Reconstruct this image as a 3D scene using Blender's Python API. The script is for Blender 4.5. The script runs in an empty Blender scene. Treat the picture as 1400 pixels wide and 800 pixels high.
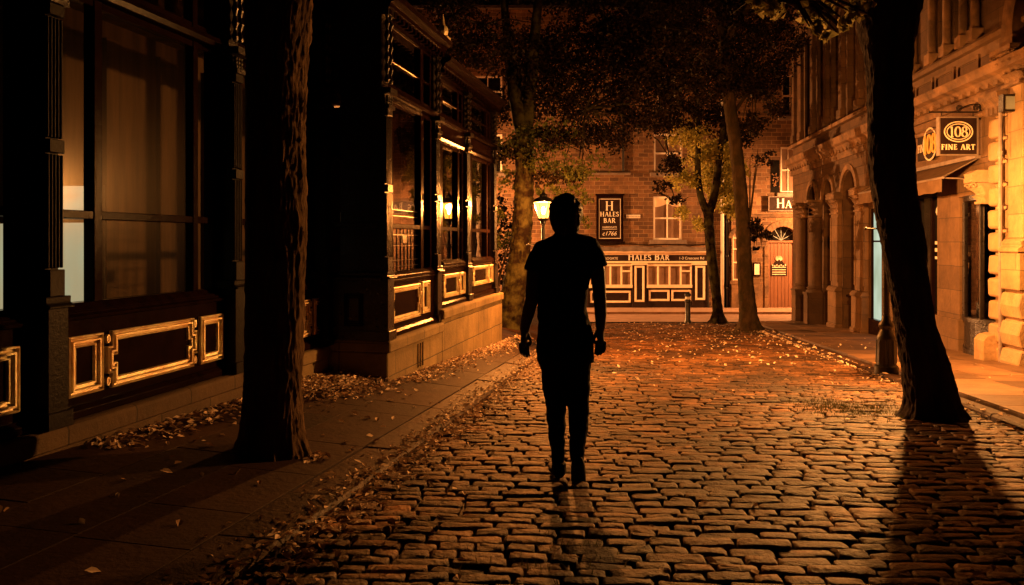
import bpy, bmesh, math, random
import numpy as np
from mathutils import Vector, Matrix, noise

random.seed(11)
rng = np.random.default_rng(11)
E = 1.24                      # eye height: heights below are written relative to the eye
scene = bpy.context.scene
COL = scene.collection
R = math.radians

# ------------------------------------------------------------------ frames
class Frame:
    """u runs along a wall (equal to the depth y for the two street sides), w points out of it to the street."""
    def __init__(s, ox, oy, du, dw):
        s.o = (ox, oy); s.du = du; s.dw = dw
    def p(s, u, w, h):
        return Vector((s.o[0] + u*s.du[0] + w*s.dw[0], s.o[1] + u*s.du[1] + w*s.dw[1], h + E))

def unit2(a, b):
    n = math.hypot(a, b); return (a/n, b/n)

FL = Frame(-3.9, 0, (.2, 1), unit2(1, -.2))      # left pavilion, glass plane
FR = Frame(5.98, 0, (.12, 1), unit2(-1, .12))    # right stone buildings
FP = Frame(0, 33.0, (1, 0), (0, -1))             # bar at the end
FN = Frame(0, 32.8, (1, 0), (0, -1))             # its neighbour
FW = Frame(0, 0, (1, 0), (0, 1))                 # plain world axes

# ------------------------------------------------------------------ ground heights (world z)
def road_z(x, y):
    if y < 24.4: return -.05*y
    return -1.22 - .037*(y - 24.4)
def kerb_l(y): return -1.65 + .163*y
def kerb_r(y): return 3.2 + .152*y
def pave_l_z(x, y):
    xk = kerb_l(y); xp = -3.68 + .2*y
    t = max(0, min(1.3, (xk - x)/max(.4, xk - xp)))
    return (-.05*y + .055)*(1 - t) + (.16 - .04*y)*t
def pave_r_z(x, y):
    return road_z(x, y) + .05

# ------------------------------------------------------------------ mesh builder
class MB:
    def __init__(s):
        s.v = []; s.f = []; s.uv = []; s.c = None
    def add(s, pts, faces, uvs=None):
        n = len(s.v); s.v.extend([tuple(p) for p in pts])
        for k, f in enumerate(faces):
            s.f.append(tuple(n + i for i in f))
            s.uv.append(uvs[k] if uvs else None)
    def box(s, F, u0, u1, w0, w1, h0, h1):
        P = [F.p(u, w, h) for h in (h0, h1) for w in (w0, w1) for u in (u0, u1)]
        q = [(0,1,3,2), (4,6,7,5), (0,4,5,1), (2,3,7,6), (0,2,6,4), (1,5,7,3)]
        U = [(u, w, h) for h in (h0, h1) for w in (w0, w1) for u in (u0, u1)]
        uv = []
        for k, f in enumerate(q):
            if k < 2: uv.append([(U[i][0], U[i][1]) for i in f])
            elif k < 4: uv.append([(U[i][0], U[i][2]) for i in f])
            else: uv.append([(U[i][1], U[i][2]) for i in f])
        s.add(P, q, uv)
    def quad(s, F, u0, u1, h0, h1, w):
        s.add([F.p(u0,w,h0), F.p(u1,w,h0), F.p(u1,w,h1), F.p(u0,w,h1)], [(0,1,2,3)], [[(u0,h0),(u1,h0),(u1,h1),(u0,h1)]])
    def prism(s, F, poly, w0, w1):
        """poly of (u,h) extruded from w0 to w1"""
        n = len(poly)
        P = [F.p(u, w0, h) for u, h in poly] + [F.p(u, w1, h) for u, h in poly]
        fs = [tuple(range(n)), tuple(range(2*n-1, n-1, -1))]
        uv = [[poly[i] for i in range(n)], [poly[i-n] for i in range(2*n-1, n-1, -1)]]
        for i in range(n):
            j = (i+1) % n
            fs.append((i, j, n+j, n+i)); a, b = poly[i], poly[j]
            L = math.hypot(b[0]-a[0], b[1]-a[1])
            uv.append([(w0,0),(w0,L),(w1,L),(w1,0)])
        s.add(P, fs, uv)
    def extrude_u(s, F, prof, u0, u1):
        """profile of (w,h) swept along u: cornices, sills"""
        n = len(prof)
        P = [F.p(u0, w, h) for w, h in prof] + [F.p(u1, w, h) for w, h in prof]
        fs = [tuple(range(n)), tuple(range(2*n-1, n-1, -1))]
        uv = [list(prof), [prof[i-n] for i in range(2*n-1, n-1, -1)]]
        for i in range(n):
            j = (i+1) % n
            fs.append((i, j, n+j, n+i))
            L = prof[i][1] + prof[i][0]; L2 = prof[j][1] + prof[j][0]
            uv.append([(u0,L),(u0,L2),(u1,L2),(u1,L)])
        s.add(P, fs, uv)
    def frame_ring(s, F, poly, prof, w):
        """moulded ring: prof of (inset, height) swept round polygon poly of (u,h), mitred; poly anticlockwise"""
        n = len(poly); rings = []
        for ins, d in prof:
            ring = []
            for i in range(n):
                a, b, c = poly[i-1], poly[i], poly[(i+1) % n]
                d1 = unit2(b[0]-a[0], b[1]-a[1]); d2 = unit2(c[0]-b[0], c[1]-b[1])
                n1 = (-d1[1], d1[0]); n2 = (-d2[1], d2[0])
                k = 1 + n1[0]*n2[0] + n1[1]*n2[1]
                m = ((n1[0]+n2[0])/k, (n1[1]+n2[1])/k)
                ring.append(F.p(b[0]+m[0]*ins, w+d, b[1]+m[1]*ins))
            rings.append(ring)
        pts = [p for r in rings for p in r]; fs = []
        for j in range(len(rings)-1):
            for i in range(n):
                k = (i+1) % n
                fs.append((j*n+i, j*n+k, (j+1)*n+k, (j+1)*n+i))
        s.add(pts, fs)
    def tube(s, path, radii, n=8, cap=True, squash=None):
        path = [Vector(p) for p in path]
        if not isinstance(radii, (list, tuple)): radii = [radii]*len(path)
        rings = []; ref = None
        for i, p in enumerate(path):
            d = (path[min(i+1, len(path)-1)] - path[max(i-1, 0)])
            d = d.normalized() if d.length > 1e-9 else Vector((0,0,1))
            if ref is None:
                ref = Vector((1,0,0)) if abs(d.x) < .8 else Vector((0,1,0))
            a = (ref - d*ref.dot(d)).normalized(); b = d.cross(a); ref = a
            r = radii[i]; ra, rb = r if isinstance(r, tuple) else (r, r)
            rings.append([p + a*(ra*math.cos(2*math.pi*k/n)) + b*(rb*math.sin(2*math.pi*k/n)) for k in range(n)])
        pts = [q for r in rings for q in r]; fs = []
        for j in range(len(rings)-1):
            for k in range(n):
                k2 = (k+1) % n
                fs.append((j*n+k, j*n+k2, (j+1)*n+k2, (j+1)*n+k))
        if cap:
            fs.append(tuple(range(n-1, -1, -1))); m = (len(rings)-1)*n
            fs.append(tuple(m+k for k in range(n)))
        s.add(pts, fs)
    def lathe(s, c, prof, n=16, a0=0):
        """prof of (radius, world z) about vertical axis through c=(x,y)"""
        pts = []; fs = []
        for r, z in prof:
            for k in range(n):
                t = a0 + 2*math.pi*k/n
                pts.append((c[0]+r*math.cos(t), c[1]+r*math.sin(t), z))
        for j in range(len(prof)-1):
            for k in range(n):
                k2 = (k+1) % n
                fs.append((j*n+k, j*n+k2, (j+1)*n+k2, (j+1)*n+k))
        fs.append(tuple(range(n-1,-1,-1))); m = (len(prof)-1)*n
        fs.append(tuple(m+k for k in range(n)))
        s.add(pts, fs)
    def ball(s, c, r, n=10, m=6):
        rx, ry, rz = r if isinstance(r, tuple) else (r, r, r)
        pts = []; fs = []
        for j in range(m+1):
            a = -math.pi/2 + math.pi*j/m
            for k in range(n):
                t = 2*math.pi*k/n
                pts.append((c[0]+rx*math.cos(a)*math.cos(t), c[1]+ry*math.cos(a)*math.sin(t), c[2]+rz*math.sin(a)))
        for j in range(m):
            for k in range(n):
                k2 = (k+1) % n
                fs.append((j*n+k, j*n+k2, (j+1)*n+k2, (j+1)*n+k))
        s.add(pts, fs)
    def build(s, name, mat, parent=None, smooth=False, bevel=0, normals=True, angle=None):
        base = Vector((0,0,0))
        q = parent
        while q is not None:
            base += q.location; q = q.parent
        me = bpy.data.meshes.new(name)
        if parent is None and s.v:
            a = np.array(s.v); base = Vector(((a[:,0].min()+a[:,0].max())/2, (a[:,1].min()+a[:,1].max())/2, a[:,2].min()))
        me.from_pydata([(x-base.x, y-base.y, z-base.z) for x, y, z in s.v], [], s.f)
        if any(u is not None for u in s.uv):
            lay = me.uv_layers.new(name='UVMap'); data = np.zeros((len(me.loops), 2), dtype=np.float32); i = 0
            for f, u in zip(s.f, s.uv):
                if u is not None: data[i:i+len(f)] = u
                i += len(f)
            lay.data.foreach_set('uv', data.ravel())
        if s.c is not None:
            at = me.color_attributes.new('tone', 'FLOAT_COLOR', 'POINT')
            c = np.ones((len(me.vertices), 4), dtype=np.float32); c[:, :3] = np.array(s.c, dtype=np.float32).reshape(-1, 1) if np.ndim(s.c) == 1 else s.c
            at.data.foreach_set('color', c.ravel())
        if normals:
            bm = bmesh.new(); bm.from_mesh(me); bmesh.ops.recalc_face_normals(bm, faces=bm.faces); bm.to_mesh(me); bm.free()
        if smooth:
            me.polygons.foreach_set('use_smooth', [True]*len(me.polygons))
        if angle: me.set_sharp_from_angle(angle=R(angle))
        me.materials.append(mat); me.update()
        o = bpy.data.objects.new(name, me); COL.objects.link(o)
        if parent is None: o.location = base
        else: o.parent = parent
        if bevel:
            m = o.modifiers.new('Bevel', 'BEVEL'); m.width = bevel; m.segments = 1; m.limit_method = 'ANGLE'; m.angle_limit = R(40)
        return o

def tag(o, label=None, cat=None, group=None, kind=None):
    if label: o['label'] = label
    if cat: o['category'] = cat
    if group: o['group'] = group
    if kind: o['kind'] = kind
    return o
def empty(name, loc, label=None, cat=None, group=None):
    o = bpy.data.objects.new(name, None); COL.objects.link(o); o.location = loc
    o.empty_display_size = .2
    return tag(o, label, cat, group)
def children(o): return [c for c in COL.objects if c.parent == o]
def copy_tree(o, parent=None):
    c = o.copy(); COL.objects.link(c); c.parent = parent
    for ch in children(o): copy_tree(ch, c)
    return c
def copy_part(o, parent, d):
    """a copy of a part (and its sub-parts) moved by d"""
    c = copy_tree(o, parent); c.location = o.location + Vector(d); return c

# ------------------------------------------------------------------ materials
def nodes(name):
    m = bpy.data.materials.new(name); m.use_nodes = True
    nt = m.node_tree
    return m, nt, nt.nodes, nt.links, nt.nodes['Principled BSDF'], nt.nodes['Material Output']

def ramp(N, L, src, c0, c1, p0=.3, p1=.7):
    r = N.new('ShaderNodeValToRGB'); L.new(src, r.inputs['Fac'])
    r.color_ramp.elements[0].position = p0; r.color_ramp.elements[0].color = (*c0, 1)
    r.color_ramp.elements[1].position = p1; r.color_ramp.elements[1].color = (*c1, 1)
    return r.outputs['Color']
def mixc(N, L, a, b, fac, mode='MIX'):
    m = N.new('ShaderNodeMix'); m.data_type = 'RGBA'; m.blend_type = mode
    for sock, v in ((m.inputs['Factor'], fac), (m.inputs['A'], a), (m.inputs['B'], b)):
        if hasattr(v, 'is_output'): L.new(v, sock)
        elif isinstance(v, tuple): sock.default_value = (*v, 1)
        else: sock.default_value = v
    return m.outputs['Result']
def ntex(N, L, scale, detail=6, rough=.6, coord='Object', stretch=None):
    tc = N.new('ShaderNodeTexCoord'); t = N.new('ShaderNodeTexNoise')
    src = tc.outputs[coord]
    if stretch:
        mp = N.new('ShaderNodeMapping'); mp.inputs['Scale'].default_value = stretch; L.new(src, mp.inputs['Vector']); src = mp.outputs['Vector']
    L.new(src, t.inputs['Vector']); t.inputs['Scale'].default_value = scale; t.inputs['Detail'].default_value = detail; t.inputs['Roughness'].default_value = rough
    return t.outputs['Fac']
def bump(N, L, B, h, strength, dist=.02):
    b = N.new('ShaderNodeBump'); b.inputs['Strength'].default_value = strength; b.inputs['Distance'].default_value = dist
    L.new(h, b.inputs['Height']); L.new(b.outputs['Normal'], B.inputs['Normal']); return b

def m_plain(name, col, rough=.6, metal=0, var=.35, scale=6, bmp=.25, bscale=40, stretch=None, spec=.5, tone=False, dirt=None):
    m, nt, N, L, B, O = nodes(name)
    c0 = tuple(c*(1-var) for c in col); c1 = tuple(min(1, c*(1+var)) for c in col)
    c = ramp(N, L, ntex(N, L, scale, stretch=stretch), c0, c1)
    if dirt:
        d = ntex(N, L, dirt[1], 4, .65)
        f = ramp(N, L, d, (0,0,0), (1,1,1), .42, .62)
        c = mixc(N, L, c, dirt[0], f)
    if tone:
        a = N.new('ShaderNodeAttribute'); a.attribute_name = 'tone'
        c = mixc(N, L, c, a.outputs['Color'], 1.0, 'MULTIPLY')
    L.new(c, B.inputs['Base Color'])
    rr = N.new('ShaderNodeMapRange'); rr.inputs['To Min'].default_value = max(.03, rough-.12); rr.inputs['To Max'].default_value = min(1, rough+.12)
    L.new(ntex(N, L, scale*3), rr.inputs['Value']); L.new(rr.outputs['Result'], B.inputs['Roughness'])
    B.inputs['Metallic'].default_value = metal; B.inputs['Specular IOR Level'].default_value = spec
    if bmp: bump(N, L, B, ntex(N, L, bscale, 5, .65, stretch=stretch), bmp)
    return m

def m_blocks(name, ca, cb, mortar, bw=.5, rh=.22, joint=.012, bmp=.5, rough=.85, soot=.5, off=.5):
    """coursed stone or brick from the metre-true UVs"""
    m, nt, N, L, B, O = nodes(name)
    tc = N.new('ShaderNodeTexCoord'); br = N.new('ShaderNodeTexBrick')
    wob = N.new('ShaderNodeTexNoise'); wob.inputs['Scale'].default_value = 3; L.new(tc.outputs['UV'], wob.inputs['Vector'])
    v = N.new('ShaderNodeVectorMath'); v.operation = 'MULTIPLY_ADD'; L.new(wob.outputs['Color'], v.inputs[0]); v.inputs[1].default_value = (.03,.02,0); L.new(tc.outputs['UV'], v.inputs[2])
    L.new(v.outputs[0], br.inputs['Vector'])
    br.inputs['Scale'].default_value = 1; br.inputs['Brick Width'].default_value = bw; br.inputs['Row Height'].default_value = rh
    br.inputs['Mortar Size'].default_value = joint; br.inputs['Mortar Smooth'].default_value = .3; br.offset = off; br.inputs['Bias'].default_value = 0
    br.inputs['Color1'].default_value = (*ca,1); br.inputs['Color2'].default_value = (*cb,1); br.inputs['Mortar'].default_value = (*mortar,1)
    n1 = ramp(N, L, ntex(N, L, 2.2, 8, .7), (.45,.45,.45), (1.25,1.25,1.25), .25, .75)
    c = mixc(N, L, br.outputs['Color'], n1, 1.0, 'MULTIPLY')
    s = ramp(N, L, ntex(N, L, .7, 6, .6), (0,0,0), (1,1,1), .5, .7)
    sm = N.new('ShaderNodeMath'); sm.operation = 'MULTIPLY'; L.new(s, sm.inputs[0]); sm.inputs[1].default_value = soot
    c = mixc(N, L, c, tuple(x*.3 for x in ca), sm.outputs[0])
    L.new(c, B.inputs['Base Color']); B.inputs['Roughness'].default_value = rough
    h = N.new('ShaderNodeMath'); h.operation = 'MULTIPLY_ADD'; L.new(br.outputs['Fac'], h.inputs[0]); h.inputs[1].default_value = -1.0
    L.new(ntex(N, L, 18, 6, .7), h.inputs[2])
    bump(N, L, B, h.outputs[0], bmp, .03)
    return m

def m_glass(name, tint=(.8,.8,.8), ior=1.5, rough=.015, refl=.95):
    m, nt, N, L, B, O = nodes(name); N.remove(B)
    g = N.new('ShaderNodeBsdfGlossy'); g.inputs['Roughness'].default_value = rough; g.inputs['Color'].default_value = (refl,refl*.9,refl*.8,1)
    t = N.new('ShaderNodeBsdfTransparent'); t.inputs['Color'].default_value = (*tint,1)
    f = N.new('ShaderNodeFresnel'); f.inputs['IOR'].default_value = ior
    b = N.new('ShaderNodeBump'); b.inputs['Strength'].default_value = .03; b.inputs['Distance'].default_value = .02
    L.new(ntex(N, L, 2.5, 1), b.inputs['Height']); L.new(b.outputs['Normal'], g.inputs['Normal'])
    x = N.new('ShaderNodeMixShader'); L.new(f.outputs[0], x.inputs[0]); L.new(t.outputs[0], x.inputs[1]); L.new(g.outputs[0], x.inputs[2])
    L.new(x.outputs[0], O.inputs['Surface']); return m

def m_emit(name, col, strength, see_through=0, grad=None):
    m, nt, N, L, B, O = nodes(name); N.remove(B)
    e = N.new('ShaderNodeEmission'); e.inputs['Color'].default_value = (*col,1); e.inputs['Strength'].default_value = strength
    if grad:
        L.new(ramp(N, L, ntex(N, L, grad[2], 2, coord='Generated', stretch=grad[3]), grad[0], grad[1], .35, .65), e.inputs['Color'])
    if see_through:
        t = N.new('ShaderNodeBsdfTransparent'); a = N.new('ShaderNodeAddShader')
        t.inputs['Color'].default_value = (see_through,)*3 + (1,)
        L.new(e.outputs[0], a.inputs[0]); L.new(t.outputs[0], a.inputs[1]); L.new(a.outputs[0], O.inputs['Surface'])
    else: L.new(e.outputs[0], O.inputs['Surface'])
    return m

def m_leaf(name, ca, cb, trans=.5):
    m, nt, N, L, B, O = nodes(name); N.remove(B)
    a = N.new('ShaderNodeAttribute'); a.attribute_name = 'tone'
    c = mixc(N, L, ca, cb, a.outputs['Fac'])
    d = N.new('ShaderNodeBsdfDiffuse'); t = N.new('ShaderNodeBsdfTranslucent'); g = N.new('ShaderNodeBsdfGlossy')
    L.new(c, d.inputs['Color']); L.new(c, t.inputs['Color']); g.inputs['Roughness'].default_value = .45; g.inputs['Color'].default_value = (.6,.6,.6,1)
    x = N.new('ShaderNodeMixShader'); x.inputs[0].default_value = trans; L.new(d.outputs[0], x.inputs[1]); L.new(t.outputs[0], x.inputs[2])
    y = N.new('ShaderNodeMixShader'); y.inputs[0].default_value = .015; L.new(x.outputs[0], y.inputs[1]); L.new(g.outputs[0], y.inputs[2])
    L.new(y.outputs[0], O.inputs['Surface']); return m

M = dict(
    sett = m_plain('sett_stone', (.19,.085,.032), .62, var=.6, scale=9, bmp=1.0, bscale=30, tone=True, spec=.24, dirt=((.05,.026,.014), 1.1)),
    joint = m_plain('joint_earth', (.025,.02,.015), .95, var=.5, scale=9, bmp=.6, bscale=30),
    flag_lit = m_plain('lit_flag_stone', (.17,.09,.042), .6, var=.35, scale=2.2, bmp=.35, bscale=22, tone=True),  # lit copy of the flagstone, lamplight put into its colour
    flag_shaded = m_plain('shaded_flag_stone', (.030,.012,.006), .7, var=.35, scale=2.2, bmp=.35, bscale=22, tone=True, spec=.14),  # shaded copy, the dimmer left side put into its colour
    kerb = m_plain('kerb_stone', (.04,.018,.009), .6, var=.35, scale=4, bmp=.5, bscale=25, tone=True, spec=.14),
    asphalt = m_plain('asphalt', (.30,.185,.135), .8, var=.25, scale=1.5, bmp=.35, bscale=60),
    paving_far = m_plain('smooth_paving', (.36,.23,.165), .75, var=.25, scale=2, bmp=.3, bscale=40),
    ground = m_plain('ground_soil', (.05,.045,.04), .95),
    iron = m_plain('black_painted_iron', (.010,.007,.006), .3, var=.5, scale=8, bmp=.3, bscale=35, spec=.4),
    iron_dull = m_plain('dull_black_iron', (.009,.007,.006), .45, var=.5, scale=8, bmp=.3, bscale=35, spec=.1),
    iron_red = m_plain('maroon_painted_wood', (.010,.004,.003), .2, var=.4, scale=7, bmp=.12, bscale=30, spec=.02),
    gold = m_plain('gilt_paint', (1,.78,.48), .42, metal=.45, dirt=((.70,.48,.25), 7), var=.22, scale=22, bmp=.3, bscale=60),
    plinth_shaded = m_blocks('shaded_plinth', (.13,.08,.04), (.10,.06,.03), (.04,.025,.015), bw=.62, rh=.36, joint=.008, soot=.6, bmp=.45),  # plinth stone darkened: weak light on the near range put into colour
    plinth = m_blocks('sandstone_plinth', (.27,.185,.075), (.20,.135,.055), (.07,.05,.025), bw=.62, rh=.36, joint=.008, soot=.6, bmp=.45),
    pub_stone = m_blocks('coursed_sandstone', (.26,.13,.055), (.095,.046,.02), (.34,.21,.11), bw=.40, rh=.165, joint=.012, soot=.75, bmp=.8),
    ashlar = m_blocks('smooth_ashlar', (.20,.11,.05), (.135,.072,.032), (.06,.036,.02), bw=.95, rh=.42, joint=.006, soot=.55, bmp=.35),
    ashlar_shaded = m_blocks('shaded_ashlar', (.13,.068,.03), (.085,.044,.02), (.04,.024,.013), bw=.8, rh=.4, joint=.006, soot=.7, bmp=.35),  # ashlar darkened: shade of arcade and upper walls put into colour
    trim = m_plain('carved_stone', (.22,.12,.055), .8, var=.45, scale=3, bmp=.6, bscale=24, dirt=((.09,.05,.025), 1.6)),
    ashlar_lit = m_blocks('lit_ashlar', (.34,.21,.095), (.28,.17,.075), (.12,.08,.04), bw=.9, rh=.40, joint=.006, soot=.4, bmp=.4),  # ashlar lightened: strong lamplight on the great pilaster put into colour
    rustic = m_plain('rusticated_stone', (.33,.20,.09), .85, var=.3, scale=4, bmp=.9, bscale=14, dirt=((.3,.2,.11), 2.2)),
    glass = m_glass('window_glass', ior=1.95),
    glass_old = m_glass('old_rolled_glass', rough=.20, refl=.2),
    glass_clear = m_glass('shop_glass', ior=1.45),
    glass_dark = m_glass('smoked_glass', (.3,.26,.22)),
    pane_far = m_plain('curtained_pane', (.25,.16,.11), .12, var=.35, scale=1.3, bmp=0, spec=.8),
    pane_black = m_plain('dark_pane', (.008,.007,.006), .12, var=.3, scale=1, bmp=0, spec=.35),
    interior = m_plain('dim_interior', (.09,.05,.022), .8, var=.5, scale=1.2, bmp=.2, stretch=(6,6,.5)),
    interior_floor = m_plain('dim_floor', (.09,.06,.04), .6, var=.3),
    white = m_plain('white_paint', (.82,.74,.64), .5, var=.1, scale=6, bmp=.1),
    cream = m_plain('cream_paint', (.86,.70,.50), .5, var=.12, scale=5, bmp=.12),
    fascia = m_plain('brown_black_paint', (.026,.014,.011), .45, var=.3, bmp=.1, spec=.08),
    letter = m_plain('white_lettering', (.82,.76,.68), .5, var=.05, bmp=0),
    letter_gold = m_plain('gold_lettering', (.85,.5,.12), .35, metal=.4, var=.15, bmp=0),
    door = m_plain('brown_boards', (.20,.085,.04), .55, var=.3, scale=5, bmp=.3, bscale=12, stretch=(8,8,.7)),
    canvas = m_plain('awning_canvas', (.15,.09,.05), .85, var=.25, spec=.1, scale=4, bmp=.25, bscale=80),
    lead = m_plain('lead_sheet', (.20,.15,.12), .6, var=.3, scale=5, bmp=.4, bscale=10),
    slate = m_plain('roof_slate', (.06,.05,.05), .6, var=.35, scale=5, bmp=.4),
    bark = m_plain('rough_bark', (.10,.062,.036), .95, var=.55, scale=9, bmp=1.0, bscale=20, stretch=(1,1,.3), spec=.06),
    bark_pale = m_plain('mossy_bark', (.05,.031,.014), .9, var=.6, scale=7, bmp=1.0, bscale=18, stretch=(1,1,.4), dirt=((.03,.022,.008), 3.5), spec=.06),
    leaf_mid = m_leaf('pale_lit_leaf', (.12,.11,.04), (.40,.36,.17), .35),  # leaf colour lightened, lamplight on the hanging sprays painted in
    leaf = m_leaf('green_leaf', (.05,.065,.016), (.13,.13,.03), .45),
    leaf_shaded = m_leaf('shaded_leaf', (.006,.004,.002), (.030,.017,.006), .2),  # near-black leaf copy, the shade of the unlit crowns painted in
    leaf_lit = m_leaf('lamplit_green_leaf', (.22,.21,.05), (.66,.56,.15), .45),  # brightened leaf copy, lamplight on the corner tree painted in
    bark_black = m_plain('black_bark', (.022,.012,.007), .95, var=.6, scale=9, bmp=1.0, bscale=22, stretch=(1,1,.35), spec=.15),
    bark_dark = m_plain('dark_bark', (.010,.006,.0035), .95, var=.6, scale=9, bmp=1.0, bscale=22, stretch=(1,1,.35), dirt=((.05,.045,.016), 4), spec=.06),
    leaf_dry = m_leaf('fallen_leaf', (.24,.13,.07), (1,.80,.60), .1),
    lamp_black = m_plain('lamp_post_paint', (.012,.011,.011), .4, var=.3, bmp=.2),
    lamp_glass = m_emit('lit_lantern_glass', (1,.38,.04), 4.2, see_through=.9),
    bulb = m_emit('glowing_bulb', (1,.62,.22), 160),
    shop_glow = m_emit('lit_doorway_glass', (.5,.6,.42), 1.0, grad=((.62,.72,.55),(.34,.40,.24), 1.5, (.3,.3,1.4))),
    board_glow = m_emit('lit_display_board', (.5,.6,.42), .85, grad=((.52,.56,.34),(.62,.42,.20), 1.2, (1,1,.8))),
    warm_glow = m_emit('small_shop_light', (1,.75,.45), 1.6),
    skin = m_plain('skin', (.05,.03,.022), .6, var=.1, bmp=.05),
    cloth = m_plain('black_jersey', (.006,.006,.006), .95, var=.2, bmp=.2, bscale=90, spec=.1),
    denim = m_plain('black_denim', (.006,.006,.007), .95, var=.2, bmp=.2, bscale=120, spec=.1),
    hair = m_plain('dark_hair', (.006,.005,.005), .6, var=.3, bmp=.4, bscale=60, stretch=(1,1,.15), spec=.2),
    shoe = m_plain('black_shoe', (.006,.006,.006), .7, var=.2, bmp=.1, spec=.15),
    grey_plastic = m_plain('grey_box', (.30,.36,.36), .5, var=.15, bmp=.1),
    grass_tuft = m_leaf('thin_grass', (.06,.06,.015), (.14,.11,.03), .3),
)
# ------------------------------------------------------------------ ground, road, pavements
def sheet(name, xs, ys, zf, mat, label=None):
    b = MB()
    pts = [(x, y, zf(x, y)) for y in ys for x in xs]; nx = len(xs); fs = []
    for j in range(len(ys)-1):
        for i in range(nx-1):
            fs.append((j*nx+i, j*nx+i+1, (j+1)*nx+i+1, (j+1)*nx+i))
    b.add(pts, fs)
    return tag(b.build(name, mat, normals=False), label, kind='structure')

def base_z(x, y):
    if y < 24.4: return -.05*y
    if y < 36: return -1.22 - .037*(y - 24.4)
    return -1.65
sheet('ground', [-400,-60,-20,-8,-4,0,4,8,14,30,80,400], [-60,-20,-5,0,5,10,15,20,24.4,28,36,60,150,600], lambda x, y: base_z(x, y) - .25, M['ground'], 'dark earth under the whole street')

def sett_road():
    b = MB(); b.c = []
    # bed between the stones
    ys = [1.0 + .6*i for i in range(40)] + [24.4]
    n = len(ys)
    for y in ys:
        for t in (0, .25, .5, .75, 1):
            x = kerb_l(y)*(1-t) + kerb_r(y)*t
            b.v.append((x, y, road_z(x, y) - .021)); b.c.append(.22)
    for j in range(n-1):
        for i in range(4):
            b.f.append((j*5+i, j*5+i+1, (j+1)*5+i+1, (j+1)*5+i)); b.uv.append(None)
    y = 2.2; r = random.Random(4)
    while y < 24.3:
        d = r.uniform(.092, .130)
        x = kerb_l(y) + .02 + r.uniform(-.15, .0)
        xe = kerb_r(y) - .02
        while x < xe:
            l = r.uniform(.12, .30)
            cx = x + l/2; slope = -.07
            if x > kerb_l(y) - .1 and cx < xe:
                g = r.uniform(.0025, .006)
                l2 = l/2 - g; d2 = d/2 - r.uniform(.002, .006)
                yy = y + slope*(cx - 2) + .012*math.sin(cx*2.1 + y*1.3) + r.uniform(-.008, .008) + .03*noise.noise((cx*.6, y*.6, 0))
                if yy < 24.3:
                    zz = road_z(cx, yy) + r.uniform(-.009, .007) + .02*noise.noise((cx*.5, yy*.5, 3.1))
                    tx, ty, rot = r.uniform(-.03, .03), r.uniform(-.05, .05), slope*.8 + r.uniform(-.05, .05)
                    tone = r.uniform(.35, 1.35)
                    if r.random() < .04: tone *= 1.6
                    per = []
                    for k in range(12):
                        a = 2*math.pi*k/12
                        ca, sa = math.cos(a), math.sin(a); p = .24
                        per.append((math.copysign(abs(ca)**p, ca)*l2*r.uniform(.95, 1.02), math.copysign(abs(sa)**p, sa)*d2*r.uniform(.88, 1.04)))
                    base = len(b.v); rc, rs = math.cos(rot), math.sin(rot)
                    def put(px, py, pz, t):
                        qx, qy = px*rc - py*rs, px*rs + py*rc
                        b.v.append((cx + qx, yy + qy, zz + pz + tx*px + ty*py)); b.c.append(t)
                    for s_, h_, t in ((1.0, -.04, .3), (.995, -.012, .6), (.945, .001, .95), (.78, .0055, 1.05)):
                        for px, py in per:
                            # keep the shoulder a constant width on both axes
                            sh = (1 - s_)*d2*1.1
                            fx = max(.1, 1 - sh/l2); fy = s_
                            put(px*fx, py*fy, h_ + (r.uniform(-.004, .004) if s_ < .95 else 0), t*tone)
                    put(0, 0, .0065 + r.uniform(-.003, .003), tone)
                    for j in range(3):
                        for k in range(12):
                            k2 = (k+1) % 12
                            b.f.append((base+j*12+k, base+j*12+k2, base+(j+1)*12+k2, base+(j+1)*12+k)); b.uv.append(None)
                    for k in range(12):
                        b.f.append((base+36+k, base+36+(k+1) % 12, base+48)); b.uv.append(None)
            x += l
        y += d
    return tag(b.build('road', M['sett'], smooth=True, normals=False), 'street of worn stone setts between the two kerbs', kind='structure')
sett_road()

def slab(b, pts, zf, gap, tone, lift=0):
    """one paving stone over the four ground points, with a softened edge"""
    cx = sum(p[0] for p in pts)/4; cy = sum(p[1] for p in pts)/4
    P = []
    for ins, dz in ((gap, -.06), (gap, -.001), (gap+.001, 0)):
        for x, y in pts:
            dx, dy = cx-x, cy-y
            sx = ins/max(.05, abs(dx)) if abs(dx) > 1e-6 else 0; sy = ins/max(.05, abs(dy)) if abs(dy) > 1e-6 else 0
            k = min(.45, 1.0)
            q = (x + dx*min(.4, sx), y + dy*min(.4, sy))
            P.append((q[0], q[1], zf(q[0], q[1]) + dz + lift))
    b.add(P, [(0,1,5,4),(1,2,6,5),(2,3,7,6),(3,0,4,7),(4,5,9,8),(5,6,10,9),(6,7,11,10),(7,4,8,11),(8,9,10,11)])
    b.c.extend([tone*.5]*4 + [tone*.8]*4 + [tone]*4)

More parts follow.
